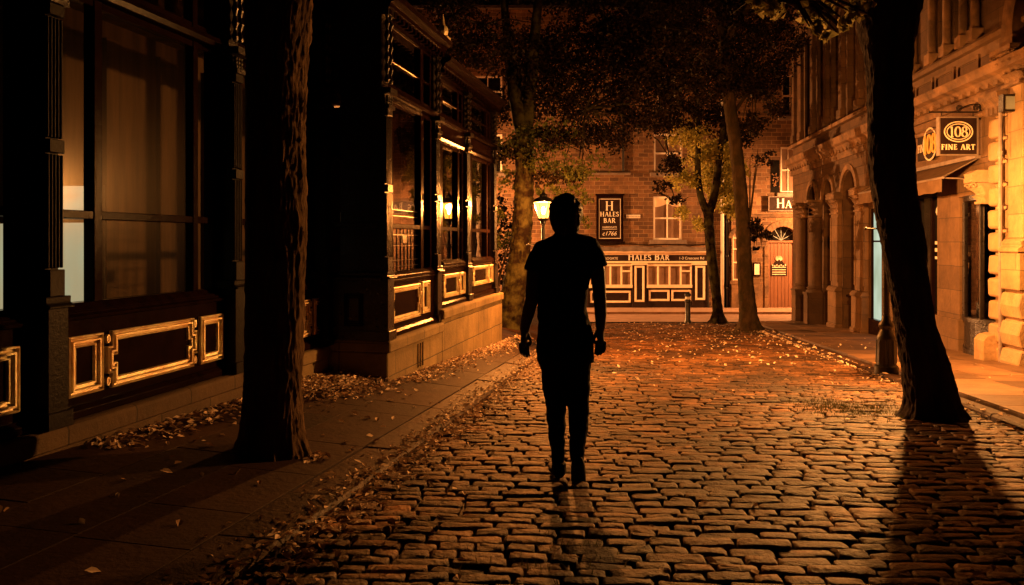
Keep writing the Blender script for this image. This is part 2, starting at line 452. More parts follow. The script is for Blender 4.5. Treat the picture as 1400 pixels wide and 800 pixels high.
def pavement(name, kf, side, widths, y0, y1, zf, seed, label, mat='flag_shaded'):
    b = MB(); b.c = []; r = random.Random(seed)
    y = y0
    ys = [y0 + (y1-y0)*i/30 for i in range(31)]; W = sum(widths)
    pts = []; m = 5
    for yy in ys:
        for i in range(m):
            x = kf(yy) + side*(W*i/(m-1) + .31); pts.append((x, yy, zf(x, yy) - .02)); b.c.append(.25)
    b.add(pts, [(j*m+i, j*m+i+1, (j+1)*m+i+1, (j+1)*m+i) for j in range(30) for i in range(m-1)])
    off = .31
    for w in widths:
        y = y0 + r.uniform(0, .3)
        while y < y1:
            d = r.uniform(.5, .85)
            sk = -.10*side
            q = []
            for yy, o in ((y, off), (y, off+w), (y+d, off+w), (y+d, off)):
                yb = yy + sk*(o) ; q.append((kf(yb) + side*o, yb))
            slab(b, q, zf, .0025, max(.45, r.gauss(.9, .25)), r.uniform(-.002, .002))
            y += d
        off += w
    return tag(b.build(name, M[mat], normals=False), label, kind='structure')

def kerb(name, kf, side, w, y0, y1, zf, seed, label, depth=.2):
    b = MB(); b.c = []; r = random.Random(seed); y = y0
    while y < y1:
        d = r.uniform(.75, 1.25); t = max(.5, r.gauss(1.0, .18)); l = r.uniform(-.006, .006)
        e = min(y+d, y1); q = [(kf(y), y), (kf(y)+side*w, y), (kf(e)+side*w, e), (kf(e), e)]
        P = []
        for k, (ins, dz) in enumerate(((.0, -depth), (.0, -.02), (.018, 0))):
            for i, (x, yy) in enumerate(q):
                yy2 = yy + (.006+ins*.4)*(1 if i < 2 else -1)
                x2 = x + (side*ins if i in (0, 3) else -side*.004)
                P.append((x2, yy2, zf(x2, yy2) + dz + l))
        b.add(P, [(0,1,5,4),(1,2,6,5),(2,3,7,6),(3,0,4,7),(4,5,9,8),(5,6,10,9),(6,7,11,10),(7,4,8,11),(8,9,10,11)])
        b.c.extend([t*.4]*4 + [t]*8)
        y = e
    return tag(b.build(name, M['kerb'], normals=False), label, kind='structure')

kerb('kerb', kerb_l, -1, .30, 1.5, 24.4, lambda x, y: pave_l_z(min(x, kerb_l(y)), y), 5, 'long kerb of stone blocks before the glass pavilion')
kerb('kerb', kerb_r, 1, .16, 1.5, 24.4, pave_r_z, 6, 'low thin kerb along the shop side of the street', .12)
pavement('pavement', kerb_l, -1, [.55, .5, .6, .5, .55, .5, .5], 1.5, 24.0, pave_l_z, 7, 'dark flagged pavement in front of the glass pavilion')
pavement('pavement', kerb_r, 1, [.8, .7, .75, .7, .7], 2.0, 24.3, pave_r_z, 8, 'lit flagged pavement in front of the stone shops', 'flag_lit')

# the street that crosses at the end, and the pavement along the bar
def cz(x, y): return -1.22 - .037*(y - 24.4)
sheet('cross_street', [-40,-10,-2,2,6,10,20,50], [24.42,26,28,29.6], lambda x, y: cz(x, y) - .03, M['asphalt'], 'smooth street crossing the far end')
sheet('pavement', [-40,-10,-2,2,6,10,20,50], [29.72,31,33.4], lambda x, y: cz(x, y) + .06, M['paving_far'], 'pale pavement running along the bar front')
b = MB()
for i in range(60):
    x = -24 + i*.95
    P = [(xx, yy, cz(xx, yy) + dz) for dz in (-.1, .062) for xx, yy in ((x, 29.58), (x+.94, 29.58), (x+.94, 29.74), (x, 29.74))]
    b.add(P, [(0,1,2,3),(4,5,6,7),(0,1,5,4),(1,2,6,5),(2,3,7,6),(3,0,4,7)])
tag(b.build('kerb', M['paving_far'], bevel=.01), 'pale kerb along the bar side of the crossing street', kind='structure')
b = MB()
for i in range(28):
    x = -10 + i*.95
    if kerb_r(24.4)+.1 > x > kerb_l(24.4)-.9 or True:
        P = [(xx, yy, cz(xx, 24.4) + dz) for dz in (-.12, .012) for xx, yy in ((x, 24.32), (x+.94, 24.32), (x+.94, 24.5), (x, 24.5))]
        b.add(P, [(0,1,2,3),(4,5,6,7),(0,1,5,4),(1,2,6,5),(2,3,7,6),(3,0,4,7)])
tag(b.build('kerb', M['kerb'], bevel=.01), 'flush stone edging where the setts meet the crossing street', kind='structure')

# ------------------------------------------------------------------ fallen leaves
def leaves(name, label, spots, seed, s0=.028, s1=.058):
    """spots: list of (x, y, z); each becomes a small curled leaf"""
    b = MB(); b.c = []; r = random.Random(seed)
    for x, y, z in spots:
        s = r.uniform(s0, s1); a = r.uniform(0, 6.283); t = r.random()**.9
        up = Vector((r.gauss(0, .35), r.gauss(0, .35), 1)).normalized()
        d = Vector((math.cos(a), math.sin(a), 0)); d = (d - up*d.dot(up)).normalized(); e = up.cross(d)
        c = Vector((x, y, z + .004 + s*.12)); k = r.uniform(.1, .45)*s; w = r.uniform(.35, .6)*s
        P = [c - d*s, c - d*s*.2 + e*w + up*k, c + d*s*.95, c - d*s*.2 - e*w + up*k*r.uniform(.2, 1), c + d*s*.35 + e*w*.75 + up*k*.8, c + d*s*.35 - e*w*.75 + up*k*.6, c]
        b.add(P, [(0,6,1),(1,6,4),(4,6,2),(2,6,5),(5,6,3),(3,6,0)]); b.c.extend([t]*7)
    return tag(b.build(name, M['leaf_dry'], normals=False), label, 'leaf litter', kind='stuff')
r = random.Random(3)
sp = []
for i in range(4600):
    y = 2.3 + 20*r.random()**1.25; o = r.gauss(.03, .10)
    if noise.noise((y*1.7, 0, 0)) < -.28: o *= .5
    if r.random() < .12: o += r.uniform(0, .5)
    x = kerb_l(y) + o; sp.append((x, y, (road_z(x, y) + .004 + .04*r.random()*(o < .1)) if o > 0 else pave_l_z(x, y)))
leaves('fallen_leaves', 'band of dry leaves lying in the gutter of the pavilion kerb', sp, 31, .012, .032)
sp = []
while len(sp) < 2600:
    y = r.uniform(5.0, 15.5); c = -3.68 if y < 8.7 else -3.0
    o = abs(r.gauss(0, .16)) + .02
    x = c + .2*y + o
    if 8.75 > y > 7.4: x += 0
    sp.append((x, y, pave_l_z(x, y) + .03*r.random()*max(0, 1 - o/.2)))
for i in range(2400):                                  # the drift in the corner before the bay
    y = r.gauss(8.0, .45); x = -3.68 + .2*y + abs(r.gauss(0, .33))
    if y < 8.7: sp.append((x, y, pave_l_z(x, y) + .05*r.random()*r.random()))
leaves('fallen_leaves', 'drift of dry leaves piled against the pavilion plinth', sp, 32, .016, .036)
sp = []
for i in range(420):
    y = 2.6 + 20*r.random(); x = r.uniform(kerb_l(y)+.2, kerb_r(y)); sp.append((x, y, road_z(x, y) + .012))
for i in range(420):
    y = r.uniform(12, 24); x = r.uniform(kerb_l(y)+1.2, kerb_r(y)); sp.append((x, y, road_z(x, y) + .012))
leaves('fallen_leaves', 'scattered leaves lying over the stone setts', sp, 33, .018, .042)
sp = []
for i in range(130):
    y = 2.6 + 13*r.random(); x = kerb_l(y) - r.uniform(0, 1.7); sp.append((x, y, pave_l_z(x, y)))
for i in range(40):
    a = r.uniform(0, 6.28); sp.append((-1.28+.1*math.cos(a)*r.random(), 5.2+.12*math.sin(a)*r.random(), pave_l_z(-1.28, 5.2)))
leaves('fallen_leaves', 'few single leaves lying on the dark pavilion pavement', sp, 34, .02, .042)
sp = []
for i in range(800):
    y = 4.5 + 19*r.random()**.8; o = r.gauss(0, .07) - .06
    x = kerb_r(y) + o; sp.append((x, y, (pave_r_z(x, y) if o > 0 else road_z(x, y) + .01)))
for i in range(60):
    y = r.uniform(6, 18); x = kerb_r(y) + r.uniform(0, 2); sp.append((x, y, pave_r_z(x, y)))
leaves('fallen_leaves', 'thin line of leaves along the low shop side kerb', sp, 35, .018, .04)

# thin grass in the joints and the bare patch by the leaning tree
b = MB(); b.c = []
gs = [(r.gauss(.15, .25), r.gauss(3.6, .25)) for i in range(60)] + [(3.3 + r.gauss(0, .28), 7.9 + r.gauss(0, .35)) for i in range(500)] + [(r.gauss(5.5, .4), r.gauss(19.6, .5)) for i in range(150)]
for x, y in gs:
    for k in range(3):
        a = r.uniform(0, 6.28); l = r.uniform(.02, .055); w = .004
        p = Vector((x + r.gauss(0, .02), y + r.gauss(0, .02), road_z(x, y) - .01)); d = Vector((math.cos(a)*.7, math.sin(a)*.7, 1))*l; s = Vector((-math.sin(a)*w, math.cos(a)*w, 0))
        b.add([p-s, p+s, p+d], [(0,1,2)]); b.c.extend([r.random()]*3)
tag(b.build('grass', M['grass_tuft'], normals=False), 'thin grass growing between setts and round the tree foot', 'grass', kind='stuff')
# ------------------------------------------------------------------ lettering
def arc(cx, cy, rx, ry, a0, a1, n=14):
    return [(cx + rx*math.cos(R(a0 + (a1-a0)*i/n)), cy + ry*math.sin(R(a0 + (a1-a0)*i/n))) for i in range(n+1)]
def GL():
    V = lambda x, a=0, b=1: [(x, a), (x, b)]
    S = lambda x, y, w=.13: ('s', x, y, w)
    G = {}
    G['H'] = (.92, [V(.17), V(.75), [(.17,.52),(.75,.52)], S(.17,0), S(.17,1), S(.75,0), S(.75,1)])
    G['A'] = (.90, [('t', [(.13,0),(.45,1)]), [(.45,1),(.78,0)], [(.25,.36),(.66,.36)], S(.13,0,.11), S(.78,0,.13)])
    G['L'] = (.66, [V(.17), [(.17,.03),(.6,.03)], ('t', [(.59,.03),(.62,.22)]), S(.17,0), S(.17,1)])
    G['E'] = (.66, [V(.17), [(.17,.03),(.58,.03)], [(.17,.97),(.55,.97)], [(.17,.52),(.48,.52)], ('t', [(.58,.03),(.6,.2)]), ('t', [(.55,.97),(.56,.82)]), ('t', [(.48,.44),(.48,.6)]), S(.17,0), S(.17,1)])
    G['F'] = (.62, [V(.17), [(.17,.97),(.55,.97)], [(.17,.52),(.46,.52)], ('t', [(.55,.97),(.56,.8)]), ('t', [(.46,.44),(.46,.6)]), S(.17,0), S(.17,1)])
    G['I'] = (.36, [V(.18), S(.18,0), S(.18,1)])
    G['N'] = (.92, [('t', V(.15)), [(.15,1),(.77,0)], ('t', V(.77)), S(.15,0), S(.12,1,.1), S(.77,1)])
    G['T'] = (.76, [V(.38), [(.06,.97),(.70,.97)], ('t', [(.06,.97),(.04,.8)]), ('t', [(.70,.97),(.72,.8)]), S(.38,0)])
    G['B'] = (.72, [V(.17), [(.17,.97),(.36,.97)] + arc(.36,.755,.2,.215,90,-90) + [(.17,.54)], [(.17,.54),(.38,.54)] + arc(.38,.285,.23,.255,90,-90) + [(.17,.03)], S(.12,0,.08), S(.12,1,.08)])
    G['R'] = (.80, [V(.17), [(.17,.97),(.36,.97)] + arc(.36,.74,.22,.23,90,-90) + [(.17,.51)], [(.36,.51),(.74,0)], S(.17,0), S(.12,1,.08), S(.76,0,.07)])
    G['S'] = (.60, [arc(.30,.745,.19,.225,35,180,10) + arc(.29,.75,.19,.20,180,250,5)[1:] + arc(.30,.27,.21,.24,75,-10,8) + arc(.29,.26,.22,.23,-10,-150,10)[1:], ('t', [(.47,.99),(.47,.78)]), ('t', [(.09,.22),(.09,.02)])])
    G['1'] = (.50, [V(.26), ('t', [(.08,.84),(.26,.98)]), S(.26,0,.15)])
    G['0'] = (.64, [arc(.32,.5,.25,.48,0,360,30)])
    G['8'] = (.62, [arc(.31,.75,.19,.23,0,360,24), arc(.31,.27,.24,.25,0,360,24)])
    return G
GLYPHS = GL()
def serif_text(b, F, text, u0, h0, size, w, flip=1, thick=.15, thin=.055, space=.06, depth=.012, small=.8, center=False):
    """roman capitals built stroke by stroke; lower-case input gives small capitals"""
    def adv(ch): return (.35 if ch == ' ' else GLYPHS[ch.upper()][0]*(small if ch.islower() else 1)) + space
    if center: u0 -= flip*size*sum(adv(c) for c in text)/2
    k = 0
    for ch in text:
        if ch != ' ':
            sc = size*(small if ch.islower() else 1)
            for st in GLYPHS[ch.upper()][1]:
                k += 1; top = w + depth + .0004*(k % 7); tw = thick
                if st[0] == 's':
                    _, x, y, ww = st
                    poly = [(x-ww, y-.025), (x+ww, y-.025), (x+ww, y+.025), (x-ww, y+.025)]
                    b.prism(F, [(u0 + flip*px*sc, h0 + py*sc) for px, py in poly], w, top); continue
                if st[0] == 't': st = st[1]; tw = thin
                L = []; Rr = []; n = len(st); closed = st[0] == st[-1] or math.dist(st[0], st[-1]) < 1e-6
                for i, (x, y) in enumerate(st):
                    a = st[i-1] if i else (st[-2] if closed else st[0]); c = st[i+1] if i < n-1 else (st[1] if closed else st[-1])
                    d = unit2(c[0]-a[0], c[1]-a[1]); hw = (thin + (tw-thin)*abs(d[1]))/2
                    L.append((x - d[1]*hw, y + d[0]*hw)); Rr.append((x + d[1]*hw, y - d[0]*hw))
                P = []
                for ww in (w, top):
                    P += [F.p(u0 + flip*x*sc, ww, h0 + y*sc) for x, y in L] + [F.p(u0 + flip*x*sc, ww, h0 + y*sc) for x, y in Rr]
                fs = []
                for i in range(n-1):
                    fs += [(2*n+i, 2*n+i+1, 3*n+i+1, 3*n+i), (i, i+1, 2*n+i+1, 2*n+i), (n+i, n+i+1, 3*n+i+1, 3*n+i)]
                b.add(P, fs)
        u0 += flip*size*adv(ch)
def plain_text(b, F, text, u0, h0, size, w, flip=1, center=True, shear=0):
    cu = bpy.data.curves.new('lettering', 'FONT'); cu.body = text; cu.size = size; cu.shear = shear
    ob = bpy.data.objects.new('lettering', cu); COL.objects.link(ob)
    dg = bpy.context.evaluated_depsgraph_get(); dg.update()
    me = bpy.data.meshes.new_from_object(ob.evaluated_get(dg))
    v = [x.co.copy() for x in me.vertices]
    off = (min(p.x for p in v) + max(p.x for p in v))/2 if center else 0
    b.add([F.p(u0 + flip*(p.x - off), w, h0 + p.y) for p in v], [tuple(p.vertices) for p in me.polygons])
    bpy.data.objects.remove(ob); bpy.data.curves.remove(cu); bpy.data.meshes.remove(me)
def ring(b, F, u, h, ru, rh, wid, w, depth=.008, n=40):
    P = []
    for k in range(n):
        a = 2*math.pi*k/n
        for f, ww in ((0, w), (0, w+depth), (1, w+depth), (1, w)):
            P.append(F.p(u + (ru + f*wid)*math.cos(a), ww, h + (rh + f*wid)*math.sin(a)))
    b.add(P, [(4*k+i, 4*k+(i+1) % 4, 4*((k+1) % n)+(i+1) % 4, 4*((k+1) % n)+i) for k in range(n) for i in range(4)])
def disc(b, F, u, h, ru, rh, w0, w1, n=40):
    b.prism(F, [(u + ru*math.cos(2*math.pi*k/n), h + rh*math.sin(2*math.pi*k/n)) for k in range(n)], w0, w1)
def rect(u0, u1, h0, h1): return [(u0,h0),(u1,h0),(u1,h1),(u0,h1)]
# ------------------------------------------------------------------ the iron and glass pavilion on the left
pav = empty('glass_pavilion', (-3.2, 9, -.2), 'dark iron and glass pavilion with gilt panel mouldings on a stone plinth', 'building')
def wofc(c): return (c + 3.9)*.9806
GOLD = [(0,-.002),(0,.026),(.010,.032),(.016,.010),(.026,.008),(.031,.034),(.042,.034),(.047,.008),(.058,.006),(.062,.020),(.070,.018),(.076,.0)]
def prof(k): return [(i*k, d) for i, d in GOLD]
def moulding(F, u0, u1, h0, h1, w, ornate=False, k=1.0, mat='gold'):
    b = MB()
    if ornate:
        n = .042; q = .10
        poly = [(u0+n,h0),(u1-n,h0),(u1-n,h0+q),(u1,h0+q),(u1,h1-q),(u1-n,h1-q),(u1-n,h1),(u0+n,h1),(u0+n,h1-q),(u0,h1-q),(u0,h0+q),(u0+n,h0+q)]
        b.frame_ring(F, poly, prof(k*.9), w)
        for uu in (u0+.014, u1-.014):                    # the little scrolls in the notches
            for hh in (h0+.048, h1-.048):
                ring(b, F, uu, hh, .008, .020, .010, w, .02, 12)
                ring(b, F, uu, hh, .001, .005, .006, w, .016, 8)
    else:
        b.frame_ring(F, rect(u0, u1, h0, h1), prof(k), w)
    return b.build('panel_moulding', M[mat], pav)

def pilaster(F, u0, u1, w0, w1, base, top, ped=.018, mat='iron'):
    b = MB(); m = (u0+u1)/2; hw = (u1-u0)/2
    b.box(F, u0-.02, u1+.02, w0, w1+ped, base, -.40)                     # pedestal
    b.box(F, u0-.04, u1+.04, w0, w1+ped+.02, base, base+.10)
    b.extrude_u(F, [(w0,-.40),(w1+ped+.03,-.40),(w1+ped+.03,-.385),(w1+ped,-.37),(w1+.02,-.33),(w0,-.33)], u0-.04, u1+.04)
    b.box(F, u0+.006, u1-.006, w0, w1-.03, -.33, 1.58)
    nf = 4                                                               # fluted face
    for i in range(nf+1):
        u = u0 + (u1-u0-.014)*i/nf
        b.box(F, u, u+.014, w1-.031, w1, -.16, .52)
        b.box(F, u, u+.014, w1-.031, w1-.004, .62, 1.34)
    b.box(F, u0, u1, w1-.032, w1+.012, -.33, -.17)
    b.box(F, u0, u1, w1-.032, w1+.010, .53, .61)
    b.box(F, u0, u1, w1-.032, w1+.010, 1.35, 1.42)
    o = b.build('pilaster', M[mat], pav, bevel=.004)
    c = MB()                                                             # capital: leafy blocks between rings
    c.box(F, u0-.03, u1+.03, w0, w1+.05, 1.58, 1.64); c.box(F, u0-.015, u1+.015, w0, w1+.03, 1.42, 1.46)
    for i in range(9):
        a = random.uniform(0, 1)
        p = F.p(u0 + (u1-u0)*((i % 3)+.5)/3, w1-.005, 1.48 + .035*(i//3)); c.ball(p, (.02,.02,.022), 7, 5)
    c.build('capital', M['iron'], o)
    d = MB()                                                             # twisted upper shaft that carries the cornice
    d.box(F, u0-.01, u1+.01, w0, w1-.05, 1.64, top)
    for s in ((u0+.02),(u1-.02)):
        path = [F.p(s, w1-.01, 1.70 + (top-1.78)*i/24) for i in range(25)]
        rad = [.022 + .011*math.sin(i*1.57) for i in range(25)]
        d.tube(path, rad, 8)
    d.box(F, u0-.02, u1+.02, w0, w1+.02, top-.08, top)
    d.build('upper_shaft', M['iron'], o, smooth=False)
    return o

def window(F, w, us, sill, transom, head, leaded=False, pane='glass', sillw=.09):
    """us: vertical bars as (u0,u1) pairs, the outer two are the jambs"""
    b = MB(); a, z = us[0][0], us[-1][1]
    for u0, u1 in us: b.box(F, u0, u1, w-.05, w+.035, sill, head)
    for (x0, x1), (y0, y1) in zip(us, us[1:]):
        b.box(F, x1, y0, w-.045, w+.03, transom-.028, transom+.028)
        b.box(F, x1, y0, w-.045, w+.03, head-.05, head-.002)
    b.extrude_u(F, [(w-.06,sill-.07),(w+sillw,sill-.07),(w+sillw,sill-.035),(w+.045,sill+.012),(w-.06,sill+.012)], a, z)
    o = b.build('window', M['iron_red'], pav, bevel=.005)
    g = MB()
    for (x0, x1), (y0, y1) in zip(us, us[1:]):
        g.quad(F, x1, y0, sill, transom-.028, w-.012); g.quad(F, x1, y0, transom+.028, head-.05, w-.012)
    g.build('pane', M[pane], o, normals=False)
    if leaded:
        l = MB(); (x0, x1), (y0, y1) = us[0], us[1]
        for i in range(1, 8):
            u = x1 + (y0-x1)*i/8; l.box(F, u-.004, u+.004, w-.011, w-.002, sill+.01, transom-.03)
        for hh in (sill+.06, sill+.13, sill+.30, transom-.10): l.box(F, x1, y0, w-.0115, w-.003, hh-.004, hh+.004)
        l.box(F, (x1+y0)/2-.08, (x1+y0)/2+.08, w-.0112, w-.001, sill+.33, sill+.42)
        for hh in (transom+.12, transom+.19): l.box(F, x1+.03, y0-.03, w-.011, w-.003, hh-.004, hh+.004)
        l.build('leading', M['iron'], o)
    return o

def upper_lights(F, w, us, h0, h1, bar=None):
    b = MB()
    for u0, u1 in us: b.box(F, u0, u1, w-.05, w+.03, h0, h1)
    for (x0, x1), (y0, y1) in zip(us, us[1:]):
        hm = h0 + (h1-h0)*.42
        b.box(F, x1, y0, w-.04, w+.025, h0, h0+.05); b.box(F, x1, y0, w-.04, w+.025, h1-.05, h1); b.box(F, x1, y0, w-.035, w+.02, hm, hm+.03)
    o = b.build('upper_window', M['iron_red'], pav, bevel=.005)
    g = MB()
    for (x0, x1), (y0, y1) in zip(us, us[1:]): g.quad(F, x1, y0, h0+.04, h1-.04, w-.015)
    g.build('pane', M['glass_dark'], o, normals=False)

def dado(F, u0, u1, w, base, top):
    b = MB(); b.box(F, u0, u1, w-.14, w, base, top-.05)
    b.extrude_u(F, [(w-.14,top-.05),(w+.03,top-.05),(w+.035,top-.03),(w+.01,top-.012),(w+.01,top),(w-.14,top)], u0, u1)
    b.extrude_u(F, [(w-.1,base),(w+.05,base),(w+.05,base+.045),(w+.02,base+.075),(w-.1,base+.075)], u0, u1)
    return b.build('dado', M['iron_red'], pav, bevel=.004)

def plinth(F, u0, u1, w0, w1, top, lip=.03, mat='plinth'):
    b = MB(); gz = min(pave_l_z(F.p(u, w1, 0).x, u) for u in (u0, u1)) - E - .15
    b.box(F, u0, u1, w0, w1-lip, gz, top-.13)
    b.extrude_u(F, [(w0,top-.128),(w1,top-.128),(w1,top-.02),(w1-.02,top),(w0,top)], u0-.0, u1+.0)
    return b.build('plinth', M[mat], pav, bevel=.012)

# main range: equal bays along the street
PITCH = 2.03
plinth(FL, 0.8, 7.6, -.25, .215, -1.12, mat='plinth_shaded'); plinth(FL, 7.602, 8.72, -.25, .215, -1.12)
for k in range(-2, 2):
    o = PITCH*k
    dado(FL, 4.93+o, 6.82+o, .098, -1.118, -.45)
    moulding(FL, 5.05+o, 5.36+o, -.985, -.605, .0985)
    moulding(FL, 5.40+o, 6.41+o, -.985, -.605, .0985, ornate=True)
    moulding(FL, 6.46+o - (.08 if k == -1 else 0), 6.785+o - (.08 if k == -1 else 0), -.985, -.605, .0985)
    window(FL, 0, [(4.92+o,5.0+o),(5.38+o,5.46+o),(6.49+o,6.56+o),(6.76+o,6.83+o)], -.41, .175, 1.62, pane='glass_old')
    upper_lights(FL, 0, [(4.92+o,5.0+o),(5.38+o,5.46+o),(6.49+o,6.56+o),(6.76+o,6.83+o)], 1.72, 2.46)
for k in range(-2, 3):
    pilaster(FL, 4.80+PITCH*k if k < 2 else 8.62, 4.92+PITCH*k if k < 2 else 8.74, -.06, .2, -1.118, 2.5, mat='iron_dull')
def cornice(F, u0, u1, w, top, k=1.0):
    b = MB()
    b.extrude_u(F, [(w-.2,top-.20),(w+.05,top-.20),(w+.06,top-.15),(w+.12,top-.12),(w+.13,top-.08),(w+.2,top-.05),(w+.22,top),(w-.2,top)], u0, u1)
    n = int((u1-u0)/.14)
    for i in range(n): b.box(F, u0+.14*i+.03, u0+.14*i+.09, w+.05, w+.115, top-.20, top-.145)
    b.extrude_u(F, [(w-.2,1.622),(w+.035,1.622),(w+.045,1.66),(w+.03,1.70),(w-.2,1.70)], u0, u1)
    return b.build('cornice', M['iron_red'], pav)
cornice(FL, .8, 8.74, .06, 2.63)

# projecting end: one tall bay, then two lower ones
WB = wofc(-3.2); WD = wofc(-3.13); WP = wofc(-3.05)
plinth(FL, 8.73, 10.75, -.25, wofc(-3.005), -1.06)
plinth(FL, 10.752, 14.45, -.25, wofc(-3.005)+.004, -.90)
b = MB()
for i in range(3): b.box(FL, 9.72+.09*i, 9.755+.09*i, wofc(-3.005)-.03, wofc(-3.005)-.022, -1.50, -1.22)
b.build('vent', M['pane_black'], pav)
dado(FL, 8.86, 10.72, WD, -1.058, -.40)
moulding(FL, 9.03, 10.10, -.915, -.515, WD+.0005, ornate=True)
moulding(FL, 10.14, 10.44, -.90, -.50, WD+.0005)
window(FL, WB, [(9.10,9.24),(10.25,10.36),(10.64,10.72)], -.35, .175, 1.62, leaded=True)
upper_lights(FL, WB, [(9.10,9.24),(10.25,10.36),(10.64,10.72)], 1.72, 2.46)
pilaster(FL, 8.75, 8.90, .3, WP, -1.058, 2.5)
pilaster(FL, 10.70, 10.85, .3, wofc(-3.09), -1.058, 2.5)
cornice(FL, 8.74, 10.86, WB+.06, 2.63)
b = MB()                                                  # finial block on the corner of the tall bay
p = FL.p(10.80, WB+.16, 2.66); b.box(FL, 10.72, 10.88, WB+.05, WB+.24, 2.632, 2.70); b.ball(p + Vector((0,0,.11)), (.07,.07,.09), 10, 8); b.tube([p+Vector((0,0,.18)), p+Vector((0,0,.34))], [.03,.005], 8)
b.build('finial', M['gold'], pav)
for i, (a, z, hp0, hp1) in enumerate([(10.86, 12.28, -.775, -.455), (12.46, 14.12, -.70, -.395)]):
    dado(FL, a, z, WD, -.898, -.32)
    moulding(FL, a+.20, z-.42, hp0, hp1, WD+.0005, ornate=True, k=.9)
    moulding(FL, z-.37, z-.09, hp0, hp1, WD+.0005, k=.7)
    window(FL, WB, [(a+.22,a+.34),(z-.30,z-.22),(z-.06,z)], -.27, .176, 1.36)
    upper_lights(FL, WB, [(a+.22,a+.34),(z-.30,z-.22),(z-.06,z)], 1.72, 2.24)
    b = MB(); b.extrude_u(FL, [(WB-.1,1.36),(WB+.06,1.36),(WB+.09,1.40),(WB+.05,1.46),(WB+.05,1.62),(WB-.1,1.62)], a, z); b.build('transom_rail', M['iron_red'], pav, bevel=.006)
    pilaster(FL, z, z+.16, .3, wofc(-3.09), -.898, 2.28)
cornice(FL, 10.862, 14.40, WB+.04, 2.45)
# end walls of the projection
FE = Frame(FL.p(8.74, 0, 0).x, FL.p(8.74, 0, 0).y, FL.dw, unit2(-.2, -1))
b = MB(); b.box(FE, 0, WP-.05, -.12, 0, -1.3, -.40); b.extrude_u(FE, [(-.1,-.42),(.05,-.42),(.05,-.38),(.0,-.34),(-.1,-.34)], 0, WP-.05); b.box(FE, .02, .12, -.1, .02, -.34, 1.62); b.box(FE, .12, WP-.1, -.1, .02, .15, .2); b.box(FE, 0, WP-.05, -.12, .02, 1.62, 2.62)
b.build('end_wall', M['iron'], pav, bevel=.006)
moulding(FE, .36, .57, -.91, -.56, .0005, mat='iron_red', k=.7)
b = MB(); b.quad(FE, .12, WP-.1, -.34, 1.62, -.04); b.build('pane', M['glass_dark'], pav, normals=False)
FE2 = Frame(FL.p(14.4, 0, 0).x, FL.p(14.4, 0, 0).y, FL.dw, unit2(.2, 1))
b = MB(); b.box(FE2, -3, WB+.02, -.16, 0, -1.9, 2.44); b.build('end_wall', M['iron_red'], pav)
# roofs, back wall and floor of the rooms behind the glass
b = MB()
b.extrude_u(FL, [(.28,2.632),(-1.6,4.2),(-3.6,2.64)], .8, 8.74)
b.build('roof', M['slate'], pav)
b = MB(); b.extrude_u(FL, [(WB+.28,2.632),(-1.6,4.3),(-3.6,2.64)], 8.742, 10.86); b.build('roof', M['slate'], pav)
b = MB(); b.extrude_u(FL, [(WB+.26,2.452),(-1.6,4.1),(-3.6,2.46)], 10.862, 14.40); b.build('roof', M['slate'], pav)
b = MB(); b.box(FL, .8, 14.2, -2.6, -2.5, -1.1, 2.6); b.box(FL, .8, .9, -2.5, -.1, -1.1, 2.6)
for i in range(14): b.box(FL, 1+i*.95, 1.2+i*.95, -2.5, -2.44, -1.1, 2.3)
b.build('back_wall', M['interior'], pav)
b = MB(); b.box(FL, .9, 14.2, -2.5, -.22, -1.25, -1.121); b.build('floor', M['interior_floor'], pav)
b = MB(); b.box(FL, .9, 14.2, -2.5, -.1, 2.50, 2.58); b.build('ceiling', M['interior'], pav)

# lit display boards inside
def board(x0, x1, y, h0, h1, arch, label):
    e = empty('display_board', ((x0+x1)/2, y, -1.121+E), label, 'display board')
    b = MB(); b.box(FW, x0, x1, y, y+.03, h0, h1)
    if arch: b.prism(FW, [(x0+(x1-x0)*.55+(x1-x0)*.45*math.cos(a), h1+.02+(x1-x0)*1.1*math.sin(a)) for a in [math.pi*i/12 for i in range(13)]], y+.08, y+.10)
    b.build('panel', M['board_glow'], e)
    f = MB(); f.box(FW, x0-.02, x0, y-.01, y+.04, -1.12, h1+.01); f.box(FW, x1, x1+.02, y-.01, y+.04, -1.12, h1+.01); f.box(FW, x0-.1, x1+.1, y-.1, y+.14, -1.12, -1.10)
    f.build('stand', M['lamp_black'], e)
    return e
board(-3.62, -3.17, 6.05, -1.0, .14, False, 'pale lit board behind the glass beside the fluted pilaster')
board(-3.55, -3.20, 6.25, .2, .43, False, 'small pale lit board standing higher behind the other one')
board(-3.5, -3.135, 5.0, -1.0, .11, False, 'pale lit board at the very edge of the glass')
# ------------------------------------------------------------------ stone buildings on the right
def gz(u, w): p = FR.p(u, w, 0); return road_z(p.x, p.y) - E     # ground height (relative to the eye) at the wall foot
arc_b = empty('arcaded_stone_building', tuple(FR.p(21.5, 0, gz(21.5, 0))), 'shade-darkened stone corner building with carved columns and round arches', 'building')
shop_b = empty('shop_building', tuple(FR.p(14.2, 0, gz(14.2, 0))), 'warm lit stone shop building with rusticated pier and carved capital', 'building')

